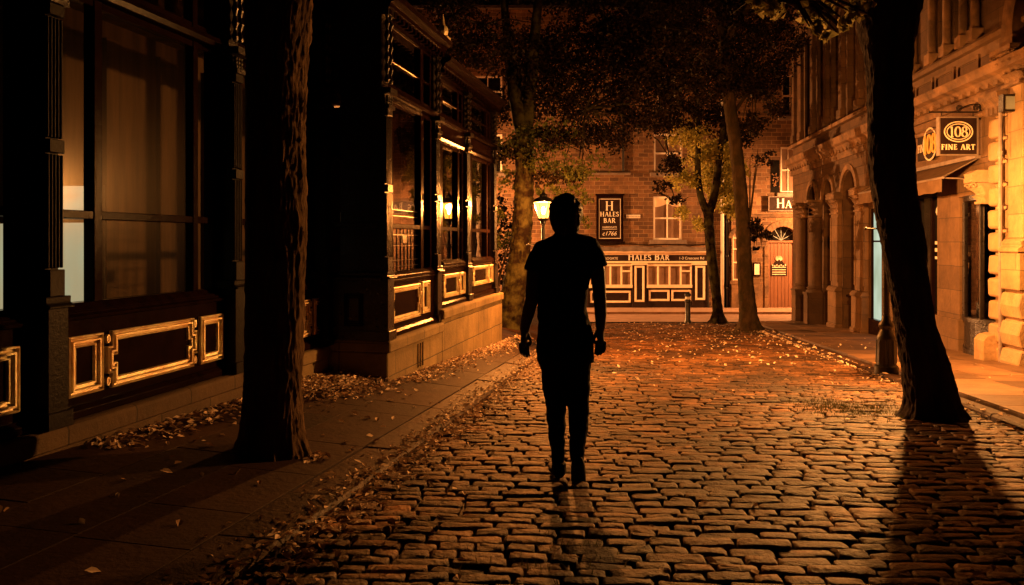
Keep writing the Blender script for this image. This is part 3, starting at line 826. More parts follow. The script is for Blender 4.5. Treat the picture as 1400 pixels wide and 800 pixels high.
def arch_block(b, F, u0, u1, rc, spring, top, w0, w1, n=14):
    """wall piece above an arched opening centred between u0 and u1 with radius rc"""
    c = (u0+u1)/2
    A = [(c - rc*math.cos(math.pi*i/n), spring + rc*math.sin(math.pi*i/n)) for i in range(n+1)]
    T = [(u0 + (u1-u0)*i/n, top) for i in range(n+1)]
    A[0] = (c-rc, spring); 
    for i in range(n):
        b.prism(F, [A[i], A[i+1], T[i+1], T[i]], w0, w1)
    if c-rc > u0+1e-4: b.prism(F, [(u0,spring),(c-rc,spring),(u0,top)], w0, w1); b.prism(F, [(u1,spring),(u1,top),(c+rc,spring)], w0, w1)
def arch_ring(b, F, c, spring, r0, r1, w0, w1, n=16):
    for i in range(n):
        a, z = math.pi*i/n, math.pi*(i+1)/n
        b.prism(F, [(c-r0*math.cos(a), spring+r0*math.sin(a)), (c-r0*math.cos(z), spring+r0*math.sin(z)), (c-r1*math.cos(z), spring+r1*math.sin(z)), (c-r1*math.cos(a), spring+r1*math.sin(a))], w0, w1)
def carved(b, F, u0, u1, w0, w1, h0, h1, seed=1, s=.05):
    """leafy carved bell: rows of curling leaves worked into one surface, under a plain abacus"""
    du = u1-u0; H = h1-h0; top = h1-.07; nu, nh = 44, 30; dw = w1-w0
    n = max(2, round(du/(s*2.6))); pts = []; fs = []
    for j in range(nh+1):
        t = j/nh; h = h0 + (top-h0)*t; rowf = t*2.6; row = int(rowf); fr = rowf-row
        bell = w0 + dw*(.52 + .30*t**2.2)
        for i in range(nu+1):
            x = i/nu; lobe = .5+.5*math.cos(2*math.pi*(n*x + .5*(row % 2)))
            curl = fr**2.0*lobe**.6*dw*.26
            rib = .5+.5*math.cos(2*math.pi*n*5*x); 
            nz = noise.noise((x*du*30, h*30, seed*3.7))*.010 + noise.noise((x*du*70, h*60, seed))*.006
            edge = min(1, min(x, 1-x)*9)
            flare = (t**2)*.05*du*(2*x-1)
            w = bell + (curl + rib*.010*lobe + nz)*(.4+.6*edge) - (1-edge)*dw*.12
            pts.append(F.p(u0 + du*(.06+.88*x) + flare, w, h - curl*.25))
    m = nu+1
    for j in range(nh):
        for i in range(nu): fs.append((j*m+i, j*m+i+1, (j+1)*m+i+1, (j+1)*m+i))
    # sides back to the wall
    k = len(pts)
    for j in range(nh+1):
        pts.append(F.p(u0+du*.08, w0, h0+(top-h0)*j/nh)); pts.append(F.p(u1-du*.08, w0, h0+(top-h0)*j/nh))
    for j in range(nh):
        fs.append((k+2*j, j*m, (j+1)*m, k+2*j+2)); fs.append((j*m+nu, k+2*j+1, k+2*j+3, (j+1)*m+nu))
    b.add(pts, fs)
    b.box(F, u0-.01, u1+.01, w0, w1, top+.0, h1)
    b.box(F, u0+du*.05, u1-du*.05, w0, w0+dw*.60, h0-.02, h0+.02)
    for u in (u0+.02, u1-.02):                                     # corner scrolls
        b.tube([F.p(u + .0*q_, w1-.05 + .045*math.cos(q_*.5)*(1-q_/16), top-.05 + .045*math.sin(q_*.5)*(1-q_/16)) for q_ in range(14)], .016, 6)
def column(u, w, r, base, ped, cap0, cap1, parent, mat, seed):
    b = MB(); p = FR.p(u, w, 0); z = lambda h: h+E
    b.box(FR, u-r*1.45, u+r*1.45, w-r*1.4, w+r*1.4, base, ped-.05)
    b.box(FR, u-r*1.6, u+r*1.6, w-r*1.5, w+r*1.5, base, base+.16); b.box(FR, u-r*1.6, u+r*1.6, w-r*1.5, w+r*1.5, ped-.05, ped+.02)
    b.lathe((p.x,p.y), [(r*1.4,z(ped+.02)),(r*1.4,z(ped+.08)),(r*1.15,z(ped+.11)),(r*1.3,z(ped+.15)),(r*1.02,z(ped+.2)),(r,z(ped+.3)),(r*.92,z(cap0-.06)),(r*1.1,z(cap0-.04)),(r*1.1,z(cap0)),(r*.95,z(cap0+.01))], 18)
    o = b.build('column', M[mat], parent, smooth=True, angle=40)
    c = MB(); carved(c, FR, u-r*1.35, u+r*1.35, w-r*1.2, w+r*1.4, cap0, cap1, seed)
    c.build('capital', M['trim'], o); return o
def cornice_r(F, u0, u1, w, h0, h1, proj, parent, mat='trim', dent=True):
    b = MB(); H = h1-h0
    b.extrude_u(F, [(w-.3,h0),(w+.04,h0),(w+.06,h0+H*.2),(w+.05,h0+H*.3),(w+proj*.45,h0+H*.5),(w+proj*.55,h0+H*.6),(w+proj*.85,h0+H*.68),(w+proj*.9,h0+H*.85),(w+proj,h1),(w-.3,h1)], u0, u1)
    if dent:
        n = int((u1-u0)/.30)
        for i in range(n): b.box(F, u0+.3*i+.06, u0+.3*i+.2, w+.03, w+proj*.42, h0+H*.3, h0+H*.48)
    return b.build('cornice', M[mat], parent)

# ---- far, arcaded part
U0, U1 = 17.35, 26.0
ops = [(17.60,18.36,'door'), (19.35,20.55,'arch'), (21.35,22.35,'arch'), (23.10,24.05,'arch')]
b = MB(); edges = [U0] + [x for o in ops for x in o[:2]] + [U1]
for i in range(0, len(edges), 2): b.box(FR, edges[i], edges[i+1], -.45, 0, gz(edges[i+1], 0)-.15, 1.16)
b.box(FR, 17.60, 18.36, -.45, 0, .74, 1.16)
b.box(FR, 17.35, 19.35, -.45, 0, 1.16, 1.78)
b.box(FR, 20.55, 21.35, -.45, 0, 1.16, 1.78); b.box(FR, 22.35, 23.10, -.45, 0, 1.16, 1.78); b.box(FR, 24.05, 26, -.45, 0, 1.16, 1.78)
for u0, u1, k in ops[1:]: arch_block(b, FR, u0, u1, (u1-u0)/2, 1.16, 1.78, -.45, 0)
b.box(FR, 17.35, 26, -.5, .03, 1.782, 2.10)
b.build('wall', M['ashlar_shaded'], arc_b)
for u0, u1, k in ops[1:]:
    b = MB(); arch_ring(b, FR, (u0+u1)/2, 1.162, (u1-u0)/2+.02, (u1-u0)/2+.16, -.02, .06); b.build('arch_moulding', M['trim'], arc_b)
for u0, u1, k in ops[1:]:
    f = MB(); g0 = -1.35
    f.box(FR, u0+.002, u1-.002, -.42, -.34, gz(u1,0)-.1, g0); f.box(FR, u0+.002, u0+.08, -.42, -.36, g0, 1.7); f.box(FR, u1-.08, u1-.002, -.42, -.36, g0, 1.7)
    f.box(FR, u0+.08, u1-.08, -.42, -.36, g0, g0+.1); f.box(FR, u0+.08, u1-.08, -.42, -.36, .72, .82)
    f.box(FR, (u0+u1)/2-.03, (u0+u1)/2+.03, -.415, -.365, g0+.1, .72)
    f.extrude_u(FR, [(-.4,g0-.06),(-.08,g0-.06),(-.08,g0-.01),(-.34,g0+.03),(-.4,g0+.03)], u0+.005, u1-.005)
    o = f.build('window', M['iron_red'], arc_b, bevel=.008)
    g = MB(); g.quad(FR, u0, u1, g0, 1.75, -.40); g.build('pane', M['pane_black'], o, normals=False)
f = MB(); f.box(FR, 17.602, 17.66, -.12, -.01, -1.75, .738); f.box(FR, 18.30, 18.358, -.12, -.01, -1.75, .738); f.box(FR, 17.66, 18.30, -.12, -.01, .66, .738); f.box(FR, 17.602, 18.358, -.4, .05, gz(18.3,0)-.1, -1.75); f.box(FR, 17.66, 18.30, -.1, -.03, -.02, .02)
o = f.build('door', M['iron_red'], arc_b, bevel=.006)
g = MB(); g.quad(FR, 17.66, 18.30, -1.75, .66, -.05); g.build('lit_pane', M['shop_glow'], o, normals=False)
column(24.35, .12, .18, gz(24.35,.2)-.12, -1.46, .72, 1.16, arc_b, 'ashlar_shaded', 1)
column(22.75, .12, .19, gz(22.75,.2)-.12, -1.46, .72, 1.16, arc_b, 'ashlar_shaded', 2)
for u0, u1, sd in ((20.62,21.28,3), (18.50,19.22,4)):
    b = MB(); g0 = gz(u1, .2)-.12
    b.box(FR, u0-.04, u1+.04, -.01, .17, g0, -1.30); b.box(FR, u0-.06, u1+.06, -.01, .20, g0, g0+.28); b.extrude_u(FR, [(0,-1.30),(.20,-1.30),(.20,-1.24),(.14,-1.17),(0,-1.17)], u0-.06, u1+.06)
    b.box(FR, u0, u1, -.01, .10, -1.17, .72)
    for uu in (u0, u1-.10): b.box(FR, uu, uu+.10, .09, .12, -1.05, .62)
    o = b.build('pilaster', M['ashlar'], arc_b, bevel=.012)
    c = MB(); carved(c, FR, u0-.05, u1+.05, 0, .22, .722, 1.16, sd); c.build('capital', M['trim'], o)
for a, z in ((18.42,19.3),(20.57,21.33)):
    b = MB(); b.extrude_u(FR, [(0,1.162),(.21,1.162),(.23,1.22),(.18,1.27),(0,1.27)], a, z); b.build('impost', M['trim'], arc_b)
cornice_r(FR, 17.35, 26.1, .03, 2.10, 2.62, .24, arc_b, 'trim')
# upper floors of the arcaded part
wn = [(17.9,18.7),(19.35,20.15),(20.8,21.6),(22.25,23.05),(23.7,24.5)]
b = MB(); edges = [U0] + [x for o in wn for x in o] + [U1]
for i in range(0, len(edges), 2): b.box(FR, edges[i], edges[i+1], -.45, 0, 2.622, 6.2)
b.box(FR, U0, U1, -.45, 0, 6.2, 8.2)
for u0, u1 in wn: b.box(FR, u0, u1, -.45, -.0, 2.622, 3.05)
b.build('upper_wall', M['ashlar_shaded'], arc_b)
b = MB(); b.extrude_u(FR, [(0,2.98),(.14,2.98),(.14,3.07),(.05,3.12),(0,3.12)], U0, 26.1); b.build('sill_course', M['trim'], arc_b)
for i, (u0, u1) in enumerate(wn):
    f = MB(); f.box(FR, u0, u0+.08, -.3, -.2, 3.052, 6.198); f.box(FR, u1-.08, u1, -.3, -.2, 3.052, 6.198); f.box(FR, u0+.08, u1-.08, -.29, -.22, 4.5, 4.58); f.box(FR, u0+.08, u1-.08, -.3, -.2, 3.052, 3.12)
    o = f.build('window', M['iron_red'], arc_b); g = MB(); g.quad(FR, u0, u1, 3.06, 6.19, -.25); g.build('pane', M['pane_black'], o, normals=False)
for u in (17.62, 19.02, 20.47, 21.92, 23.37, 24.8, 25.7):
    b = MB(); b.box(FR, u-.14, u+.14, -.01, .10, 3.122, 6.0); b.box(FR, u-.18, u+.18, -.01, .14, 3.122, 3.35); b.box(FR, u-.2, u+.2, -.01, .16, 6.0, 6.25)
    b.build('pilaster', M['ashlar_shaded'], arc_b, bevel=.01)
b = MB(); pr = FR.p(26, 0, 0)
FX = Frame(pr.x, pr.y, unit2(1, .0), (0, 1)); b.box(FX, -.02, 8, -.5, .004, -2.6, 8.2); b.build('side_wall', M['ashlar_shaded'], arc_b)
cornice_r(FR, 17.35, 26.1, 0, 7.8, 8.3, .4, arc_b, 'trim', False)
b = MB(); b.extrude_u(FR, [(.3,8.3),(-3,10.6),(-6,8.3)], 9.0, 26.2); b.build('roof', M['slate'], arc_b)

# ---- near, shop part
b = MB()
b.box(FR, 9.0, 17.348, -.5, 0, 1.34, 2.24)                                 # wall over the shopfront
b.box(FR, 16.95, 17.348, -.5, .0, gz(17.3,0)-.1, 1.34)
b.box(FR, 13.86, 14.80, -.5, -.06, gz(14.8,0)-.1, 1.34)                    # big smooth pier
b.box(FR, 13.82, 14.84, -.5, -.02, gz(14.8,0)-.1, -1.35)
b.box(FR, 12.34, 12.98, -.5, .0, .76, 1.34)
b.box(FR, 12.98, 13.84, -.5, -.02, .75, 1.34)
b.box(FR, 9.0, 10.77, -.5, 0, gz(11,0)-.1, 1.34)
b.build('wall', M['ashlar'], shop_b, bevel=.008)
cornice_r(FR, 9.0, 17.348, 0, 2.242, 2.64, .34, shop_b, 'trim', True)
b = MB(); b.extrude_u(FR, [(0,1.98),(.07,1.98),(.09,2.03),(.04,2.08),(0,2.08)], 12.7, 17.34); b.build('string_course', M['trim'], shop_b)
b = MB()
b.box(FR, 9.0, 17.348, -.5, .02, 2.642, 3.10)
i = 0; u = 12.9
while u < 17.2: b.frame_ring(FR, rect(u, u+.8, 2.74, 3.0), [(0,0),(0,.03),(.05,.03),(.05,0)], .021); u += .92
b.extrude_u(FR, [(0,3.102),(.12,3.102),(.14,3.17),(.10,3.23),(0,3.23)], 9.0, 17.348)
b.build('parapet_band', M['ashlar'], shop_b)
wn = [(13.55,13.95),(14.2,14.6),(15.75,16.2),(16.45,16.9)]
b = MB(); edges = [9.0] + [x for o in wn for x in o] + [17.348]
for i in range(0, len(edges), 2): b.box(FR, edges[i], edges[i+1], -.5, -.02, 3.232, 6.4)
b.box(FR, 9.0, 17.348, -.5, -.02, 6.4, 8.2); b.build('upper_wall', M['ashlar_shaded'], shop_b)
for u0, u1 in wn:
    f = MB(); f.box(FR, u0, u0+.05, -.4, -.3, 3.24, 6.39); f.box(FR, u1-.05, u1, -.4, -.3, 3.24, 6.39); f.box(FR, u0+.05, u1-.05, -.4, -.31, 4.8, 4.87)
    o = f.build('window', M['iron_red'], shop_b); g = MB(); g.quad(FR, u0, u1, 3.235, 6.39, -.35); g.build('pane', M['pane_black'], o, normals=False)
for u, h1 in ((13.42,5.6),(14.075,4.55),(14.72,5.6),(15.62,4.9),(16.32,4.6),(17.03,5.6),(12.98,5.6)):
    b = MB(); p = FR.p(u, .06, 0); z = lambda h: h+E
    b.box(FR, u-.11, u+.11, -.02, .16, 3.232, 3.42)
    b.lathe((p.x,p.y), [(.09,z(3.42)),(.07,z(3.5)),(.065,z(h1-.1)),(.085,z(h1-.08)),(.085,z(h1))], 14); b.box(FR, u-.12, u+.12, -.02, .17, h1, h1+.22); b.box(FR, u-.1, u+.1, -.02, .05, h1+.22, 6.4)
    b.build('colonnette', M['trim'], shop_b, smooth=True, angle=40)
FS = Frame(5.98 - .33*.12, -.33, (.12, 1), unit2(-1, .12))          # the end piers, measured a little nearer
# rusticated strip with open joints
b = MB(); r = random.Random(9); b.box(FS, 12.20, 12.66, -.4, .05, gz(12.6,0)-.1, 2.10); h = gz(12.4,.1)-.05; i = 0
while h < 1.9:
    hh = .345; e = .04 if i % 2 else 0
    b.extrude_u(FS, [(.04,h+.02),(.13,h+.035),(.15,h+.07),(.15+r.uniform(-.01,.01),h+hh-.06),(.13,h+hh-.035),(.04,h+hh-.02)], 12.19-e*0, 12.67); h += hh; i += 1
b.build('rusticated_pier', M['rustic'], shop_b, bevel=.012)
# bracketed head of the strip
b = MB(); b.extrude_u(FS, [(.0,1.98),(.16,1.98),(.18,2.06),(.26,2.14),(.27,2.22),(0,2.22)], 12.14, 12.74); 
for i in range(3): b.box(FS, 12.24+.14*i, 12.32+.14*i, .1, .22, 1.90, 2.0)
b.build('pier_head', M['trim'], shop_b)
# great pilaster: rock faced foot, smooth shaft, carved capital, springing of an arch
b = MB(); g0 = gz(12, .2)-.1
b.box(FS, 11.62, 12.14, -.4, .14, g0, -.70)
for i in range(3):
    hh = (-.70-g0-.02)/3; b.extrude_u(FS, [(.1,g0+hh*i+.012),(.19,g0+hh*i+.03),(.23,g0+hh*(i+.5)),(.19,g0+hh*(i+1)-.03),(.1,g0+hh*(i+1)-.012)], 11.60, 12.15)
b.build('rock_faced_foot', M['rustic'], shop_b, bevel=.015)
b = MB()
b.box(FS, 11.60, 12.13, -.4, .22, -.698, -.16); b.extrude_u(FS, [(0,-.16),(.25,-.16),(.25,-.10),(.2,-.06),(.22,-.02),(.16,.04),(0,.04)], 11.58, 12.14)
b.box(FS, 11.66, 12.08, -.4, .14, .04, 2.25)
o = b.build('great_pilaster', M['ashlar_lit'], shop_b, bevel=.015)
c = MB(); carved(c, FS, 11.56, 12.16, 0, .36, 2.252, 2.78, 12, .07); c.build('capital', M['trim'], o)
b = MB(); arch_ring(b, FS, 10.75, 2.95, 1.0, 1.32, -.02, .24, 18); b.build('arch_moulding', M['trim'], shop_b)
b = MB(); b.box(FS, 11.72, 12.10, -.02, .25, 2.782, 2.949); b.build('impost', M['trim'], shop_b)
b = MB(); b.box(FS, 11.1, 11.60, -.45, -.3, g0, 2.2); b.build('dark_entry', M['pane_black'], shop_b)
b = MB()
p0 = [FS.p(12.17, .2, h) for h in (gz(12.1,.2), -.2, .8, 1.6, 2.0)]; b.tube(p0, .028, 8)
for h in (-1.3, -.4, .5, 1.3): b.tube([FS.p(12.17,.2,h-.03), FS.p(12.17,.2,h+.03)], .042, 8)
b.build('drainpipe', M['lead'], shop_b, smooth=True, angle=40)
b = MB(); b.extrude_u(FS, [(.0,gz(12.6,.2)-.1),(.34,gz(12.6,.2)-.1),(.34,-1.5),(.28,-1.42),(.18,-1.40),(0,-1.40)], 12.42, 12.72); b.build('guard_stone', M['rustic'], shop_b, bevel=.02)
b = MB(); carved(b, FS, 12.70, 12.96, 0, .38, .60, .98, 21, .05); b.extrude_u(FS, [(0,.98),(.36,.98),(.38,1.05),(.3,1.10),(0,1.10)], 12.69, 12.97); b.build('console', M['rustic'], shop_b)
# bowed shop window
FB0, FB1 = 12.40, 13.82
def bow(w): return [(FB0 + (FB1-FB0)*i/10, w + .20*math.sin(math.pi*i/10)) for i in range(11)]
def bow_strip(b, w, h0, h1, th=.03):
    P = bow(w)
    for i in range(10):
        (a, wa), (c, wc) = P[i], P[i+1]
        b.add([FR.p(a,wa,h0),FR.p(c,wc,h0),FR.p(c,wc,h1),FR.p(a,wa,h1),FR.p(a,wa-th,h0),FR.p(c,wc-th,h0),FR.p(c,wc-th,h1),FR.p(a,wa-th,h1)],
              [(0,1,2,3),(4,7,6,5),(3,2,6,7),(0,4,5,1)], [[(a,h0),(c,h0),(c,h1),(a,h1)]]*4)
f = MB(); bow_strip(f, -.12, gz(13.3,.1)-.1, -1.32, .1); bow_strip(f, -.08, -1.32, -1.24, .16); bow_strip(f, -.10, .66, .75, .12); bow_strip(f, -.10, gz(13.3,.1)-.1, gz(13.3,.1)+.14, .06)
for i in (0, 3, 7, 10):
    u, w = bow(-.13)[i]; f.box(FR, u-.022, u+.022, w-.03, w+.03, -1.24, .66)
o = f.build('bow_window', M['iron'], shop_b, bevel=.004)
g = MB(); bow_strip(g, -.135, -1.24, .66, .006); g.build('pane', M['glass_clear'], o)
d = MB(); r = random.Random(17); d.box(FR, 12.42, 13.8, -.46, -.44, -1.3, .7); d.box(FR, 12.42, 13.8, -.44, -.16, -1.34, -1.26)
d.build('window_back', M['interior'], o)
d = MB()
for i in range(34):                                                        # hanging leather goods and trinkets
    u = r.uniform(12.5, 13.7); h = r.uniform(-1.1, .35); p = FR.p(u, -.25, h); d.tube([p, p+Vector((r.uniform(-.05,.05),0,-.12)), p+Vector((r.uniform(-.1,.1),0,-.22))], [.008,.014,.006], 6)
d.build('window_dressing', M['trim'], o)
d = MB(); p = FR.p(13.28, -.20, 0); d.lathe((p.x,p.y), [(.012,.30+E),(.016,.40+E),(.016,.62+E),(.01,.64+E)], 8); d.build('small_light', M['warm_glow'], o)
d = MB(); q = FR.p(12.66, -.10, 0); d.box(FR, 12.57, 12.75, -.18, -.08, -1.24, -.92); d.build('plinth_block', M['trim'], o)
d = MB(); d.lathe((q.x,q.y), [(.03,-.92+E),(.05,-.88+E),(.06,-.80+E),(.03,-.74+E),(.03,-.70+E),(.05,-.66+E),(.055,-.60+E),(.03,-.54+E)], 10); d.build('small_bust', M['cream'], o, smooth=True)
# dark shopfront between the piers, under the awning
f = MB(); g0 = gz(16.9,0)-.1
f.box(FR, 14.842, 16.948, -.4, -.2, g0, -1.35); f.box(FR, 14.842, 16.948, -.38, -.24, .85, 1.335)
for u in (14.845, 15.52, 16.20, 16.88): f.box(FR, u, u+.07, -.36, -.24, -1.35, .85)
o = f.build('shop_window', M['iron_red'], shop_b, bevel=.006)
g = MB(); g.quad(FR, 14.85, 16.94, -1.35, .85, -.30); g.build('pane', M['pane_black'], o, normals=False)
d = MB()
for h0, h1 in ((-.06,-.0),(-.20,-.13),(-.34,-.29)): d.box(FR, 14.95, 15.5, -.298, -.29, h0, h1)
r = random.Random(5)
for i in range(14):
    u = 15.45 - .035*i; d.tube([FR.p(u,-.292,.52+.012*i+r.uniform(-.03,.05)), FR.p(u-.02,-.292,.60+.012*i+r.uniform(-.03,.05)), FR.p(u-.04,-.292,.50+.012*i)], .006, 5)
for i in range(12): d.box(FR, 15.02+.03*(i % 4), 15.04+.03*(i % 4), -.298, -.292, -.75-.08*(i//4), -.71-.08*(i//4))
d.build('window_lettering', M['letter'], o)

# ---- awning, signs, alarm box
aw = empty('awning', tuple(FR.p(15.1, .3, 1.0)), 'brown folding awning over the dark shopfront behind the leaning trunk', 'awning')
b = MB(); uu = [12.95 + (17.3-12.95)*i/24 for i in range(25)]; pts = []; fs = []
for i, u in enumerate(uu):
    s = .012*math.sin(i*1.3); pts += [FR.p(u,.02,1.33), FR.p(u,.3,1.175+s*.6), FR.p(u,.58,1.035), FR.p(u,.585,.80+.008*math.sin(i*2.1))]
for i in range(24):
    for k in range(3): fs.append((4*i+k, 4*i+4+k, 4*i+5+k, 4*i+k+1))
b.add(pts, fs); n = len(pts)
b.build('canvas', M['canvas'], aw, normals=False)
b = MB(); b.tube([FR.p(12.93,.57,1.03), FR.p(17.32,.57,1.03)], .022, 8); b.box(FR, 12.93, 17.32, .0, .09, 1.335, 1.40)
for u in (13.0, 17.25): b.tube([FR.p(u,.03,.98), FR.p(u,.3,1.02), FR.p(u,.57,1.03)], .012, 6); b.tube([FR.p(u,.03,1.33), FR.p(u,.57,1.03)], .012, 6)
b.build('frame', M['lead'], aw)
fs_ = empty('fascia_sign', tuple(FR.p(15.0, 0, 1.5)), 'flat wall sign with a gold numbered oval beside the hanging sign', 'sign')
b = MB(); b.box(FR, 14.10, 15.46, .001, .04, 1.53, 2.0); b.build('board', M['fascia'], fs_, bevel=.004)
b = MB(); disc(b, FR, 14.77, 1.785, .31, .30, .0405, .075); b.build('oval', M['fascia'], fs_)
b = MB(); ring(b, FR, 14.77, 1.785, .285, .275, .03, .0755, .01); b.build('oval_rim', M['cream'], fs_)
b = MB(); serif_text(b, FR, '108', 14.77, 1.62, .34, .0758, flip=-1, thick=.2, thin=.07, space=.0, center=True); b.build('number', M['letter_gold'], fs_)
b = MB(); serif_text(b, FR, 'FINE', 15.25, 1.69, .14, .0405, flip=-1, center=True, depth=.004); serif_text(b, FR, 'ART', 14.29, 1.69, .14, .0405, flip=-1, center=True, depth=.004); b.build('lettering', M['cream'], fs_)

hs = empty('hanging_sign', tuple(FR.p(12.95, .35, 1.39)), 'square hanging sign reading 108 FINE ART on a scrolled bracket', 'sign')
q = FR.p(12.95, .02, 0); FH = Frame(q.x, 12.92, (1, 0), (0, -1))
S0, S1 = -.67, -.06
b = MB(); b.box(FH, S0, S1, -.035, .035, 1.385, 1.985); b.build('board', M['fascia'], hs, bevel=.004)
b = MB(); b.frame_ring(FH, rect(S0-.012, S1+.012, 1.373, 1.997), [(0,-.04),(0,.045),(.022,.045),(.022,.03)], .0); b.build('rim', M['lead'], hs)
b = MB(); cx = (S0+S1)/2
ring(b, FH, cx, 1.755, .215, .150, .018, .0352, .006); ring(b, FH, cx, 1.755, .178, .117, .013, .0352, .006)
serif_text(b, FH, '108', cx, 1.672, .165, .0352, center=True, space=.02, thick=.13); serif_text(b, FH, 'FINE ART', cx, 1.468, .085, .0352, center=True, space=.14, thick=.2, thin=.07)
b.build('lettering', M['cream'], hs)
b = MB(); b.tube([FH.p(-.82,0,2.075), FH.p(.0,0,2.075)], .013, 8); b.tube([FH.p(0,0,1.95), FH.p(0,0,2.24)], .016, 8)
for x in (S0+.05, S1-.05): b.tube([FH.p(x,0,2.075), FH.p(x,0,1.99)], .008, 6)
sc = [FH.p(-.02 - .33*t/20, 0, 2.20 - .09*t/20 + .03*math.sin(t/20*math.pi)) for t in range(21)]; b.tube(sc, .011, 6)
for cxx, chh, rr in ((-.33, 2.135, .055), (-.065, 2.14, .05)):
    b.tube([FH.p(cxx + rr*(1-t/40)*math.cos(t*.42), 0, chh + rr*(1-t/40)*math.sin(t*.42)) for t in range(34)], .008, 6)
b.build('bracket', M['iron'], hs, smooth=True, angle=50)
al = empty('alarm_box', (7.21, 11.62, 1.98+E), 'small grey alarm box on a bracket below the carved capital', 'alarm box')
FA = Frame(7.21, 11.62, (1, 0), (0, -1))
b = MB(); b.box(FA, -.14, .12, -.06, .06, 1.88, 2.10); b.build('box', M['grey_plastic'], al, bevel=.012)
b = MB(); b.frame_ring(FA, rect(-.155, .135, 1.865, 2.115), [(0,-.05),(0,.065),(.03,.065),(.03,.0)], 0); b.tube([FA.p(-.1,0,1.87), FA.p(-.13,.0,1.6), FA.p(-.12,0,1.2)], .008, 6); b.build('bracket', M['iron'], al)
# ------------------------------------------------------------------ the bar at the end of the street and its neighbour
GP = cz(4, 32.9) + .06 - E                                              # pavement at the bar, relative to the eye
pub = empty('pub_building', (2.5, 33, GP+E), 'coursed stone bar with a painted shopfront and white sash windows', 'building')
def holes(F, b, u0, u1, h0, h1, ops, w0, w1):
    """wall from boxes around rectangular openings (u0,u1,h0,h1) that do not share columns partially"""
    cols = sorted(set([u0, u1] + [x for o in ops for x in o[:2]]))
    for a, z in zip(cols, cols[1:]):
        m = (a+z)/2; hs = sorted([o[2:] for o in ops if o[0] <= m <= o[1]]); h = h0
        for p, q in hs:
            if p > h: b.box(F, a, z, w0, w1, h, p)
            h = q
        if h < h1: b.box(F, a, z, w0, w1, h, h1)
wins = [(5.80,6.98,.06,1.84), (5.82,7.0,2.82,4.42), (5.95,6.75,5.5,6.8), (-1.6,-.4,2.8,4.4), (-1.6,-.4,5.5,6.8)]
b = MB(); holes(FP, b, -12, 8.55, GP-.3, 9.5, wins + [(3.12,8.0,GP-.29,-.42)], -.4, 0)
b.build('wall', M['pub_stone'], pub)
def sash(F, u0, u1, h0, h1, parent, pane='pane_far', blind=False):
    f = MB(); t = .075
    f.box(F, u0, u0+t, -.2, -.06, h0, h1); f.box(F, u1-t, u1, -.2, -.06, h0, h1); f.box(F, u0+t, u1-t, -.2, -.06, h1-t, h1); f.box(F, u0+t, u1-t, -.2, -.06, h0, h0+t)
    hm = (h0+h1)/2; f.box(F, u0+t, u1-t, -.18, -.08, hm-.035, hm+.035); m = (u0+u1)/2
    f.box(F, m-.02, m+.02, -.175, -.10, h0+t, hm-.035); f.box(F, m-.02, m+.02, -.17, -.095, hm+.035, h1-t)
    o = f.build('window', M['white'], parent, bevel=.008)
    g = MB(); g.quad(F, u0+t, u1-t, h0+t, h1-t, -.14); g.build('pane', M[pane], o, normals=False)
    s = MB(); s.box(F, u0-.16, u1+.16, -.2, .10, h0-.17, h0-.002); s.build('sill', M['lead'], o, bevel=.01)
    if blind:
        k = MB(); n = 13; pts = []; 
        for i in range(n):
            x = u0+t + (u1-u0-2*t)*i/(n-1); pts += [F.p(x,-.13,h1-t), F.p(x,-.13,h1-t-.22-.14*abs(math.cos(math.pi*i/(n-1))))]
        k.add(pts, [(2*i,2*i+1,2*i+3,2*i+2) for i in range(n-1)]); k.build('blind', M['cream'], o, normals=False)
    return o
for i, w in enumerate(wins): sash(FP, *w, pub, 'pane_far' if i < 2 else 'pane_black', i == 0)
# shopfront
sf = MB()
sf.box(FP, 3.122, 7.998, -.38, -.02, GP-.2, -2.22)                            # stall riser
sf.box(FP, 3.122, 4.94, -.38, -.02, -2.22, -1.90); sf.box(FP, 5.5, 7.38, -.38, -.02, -2.22, -1.90)
for a, z in ((3.0,3.14),(4.94,5.50),(7.38,8.06)): sf.box(FP, a, z, -.3, .06, GP-.2, -.92); sf.box(FP, a-.02, z+.02, -.3, .09, GP-.2, GP+.12)
sf.box(FP, 3.0, 8.06, -.3, .10, -.81, -.56)
sf.build('shopfront', M['fascia'], pub, bevel=.01)
b = MB()
b.extrude_u(FP, [(-.02,-.56),(.12,-.56),(.16,-.50),(.24,-.46),(.26,-.40),(-.02,-.40)], 2.92, 8.14)
b.box(FP, 3.02, 8.04, .0, .13, -.90, -.81)
for a, z in ((4.90,5.54),(7.34,8.10)): b.box(FP, a, z, .062, .14, -.97, -.905)
b.build('fascia_moulding', M['cream'], pub, bevel=.012)
b = MB(); pts = []; n = 40
for i in range(n):
    x = 2.9 + 5.3*i/(n-1); pts += [FP.p(x,.27,-.40+.012*math.sin(i*.9)), FP.p(x,.02,-.22+.03*math.sin(i*.5)+.015*math.sin(i*1.7))]
b.add(pts, [(2*i,2*i+2,2*i+3,2*i+1) for i in range(n-1)]); b.build('lead_flashing', M['lead'], pub, normals=False)
b = MB(); b.tube([FP.p(2.9+5.3*i/30,.06,-.10-.05*math.sin(i/30*math.pi*3)**2) for i in range(31)], .018, 6); b.build('cable', M['iron'], pub)
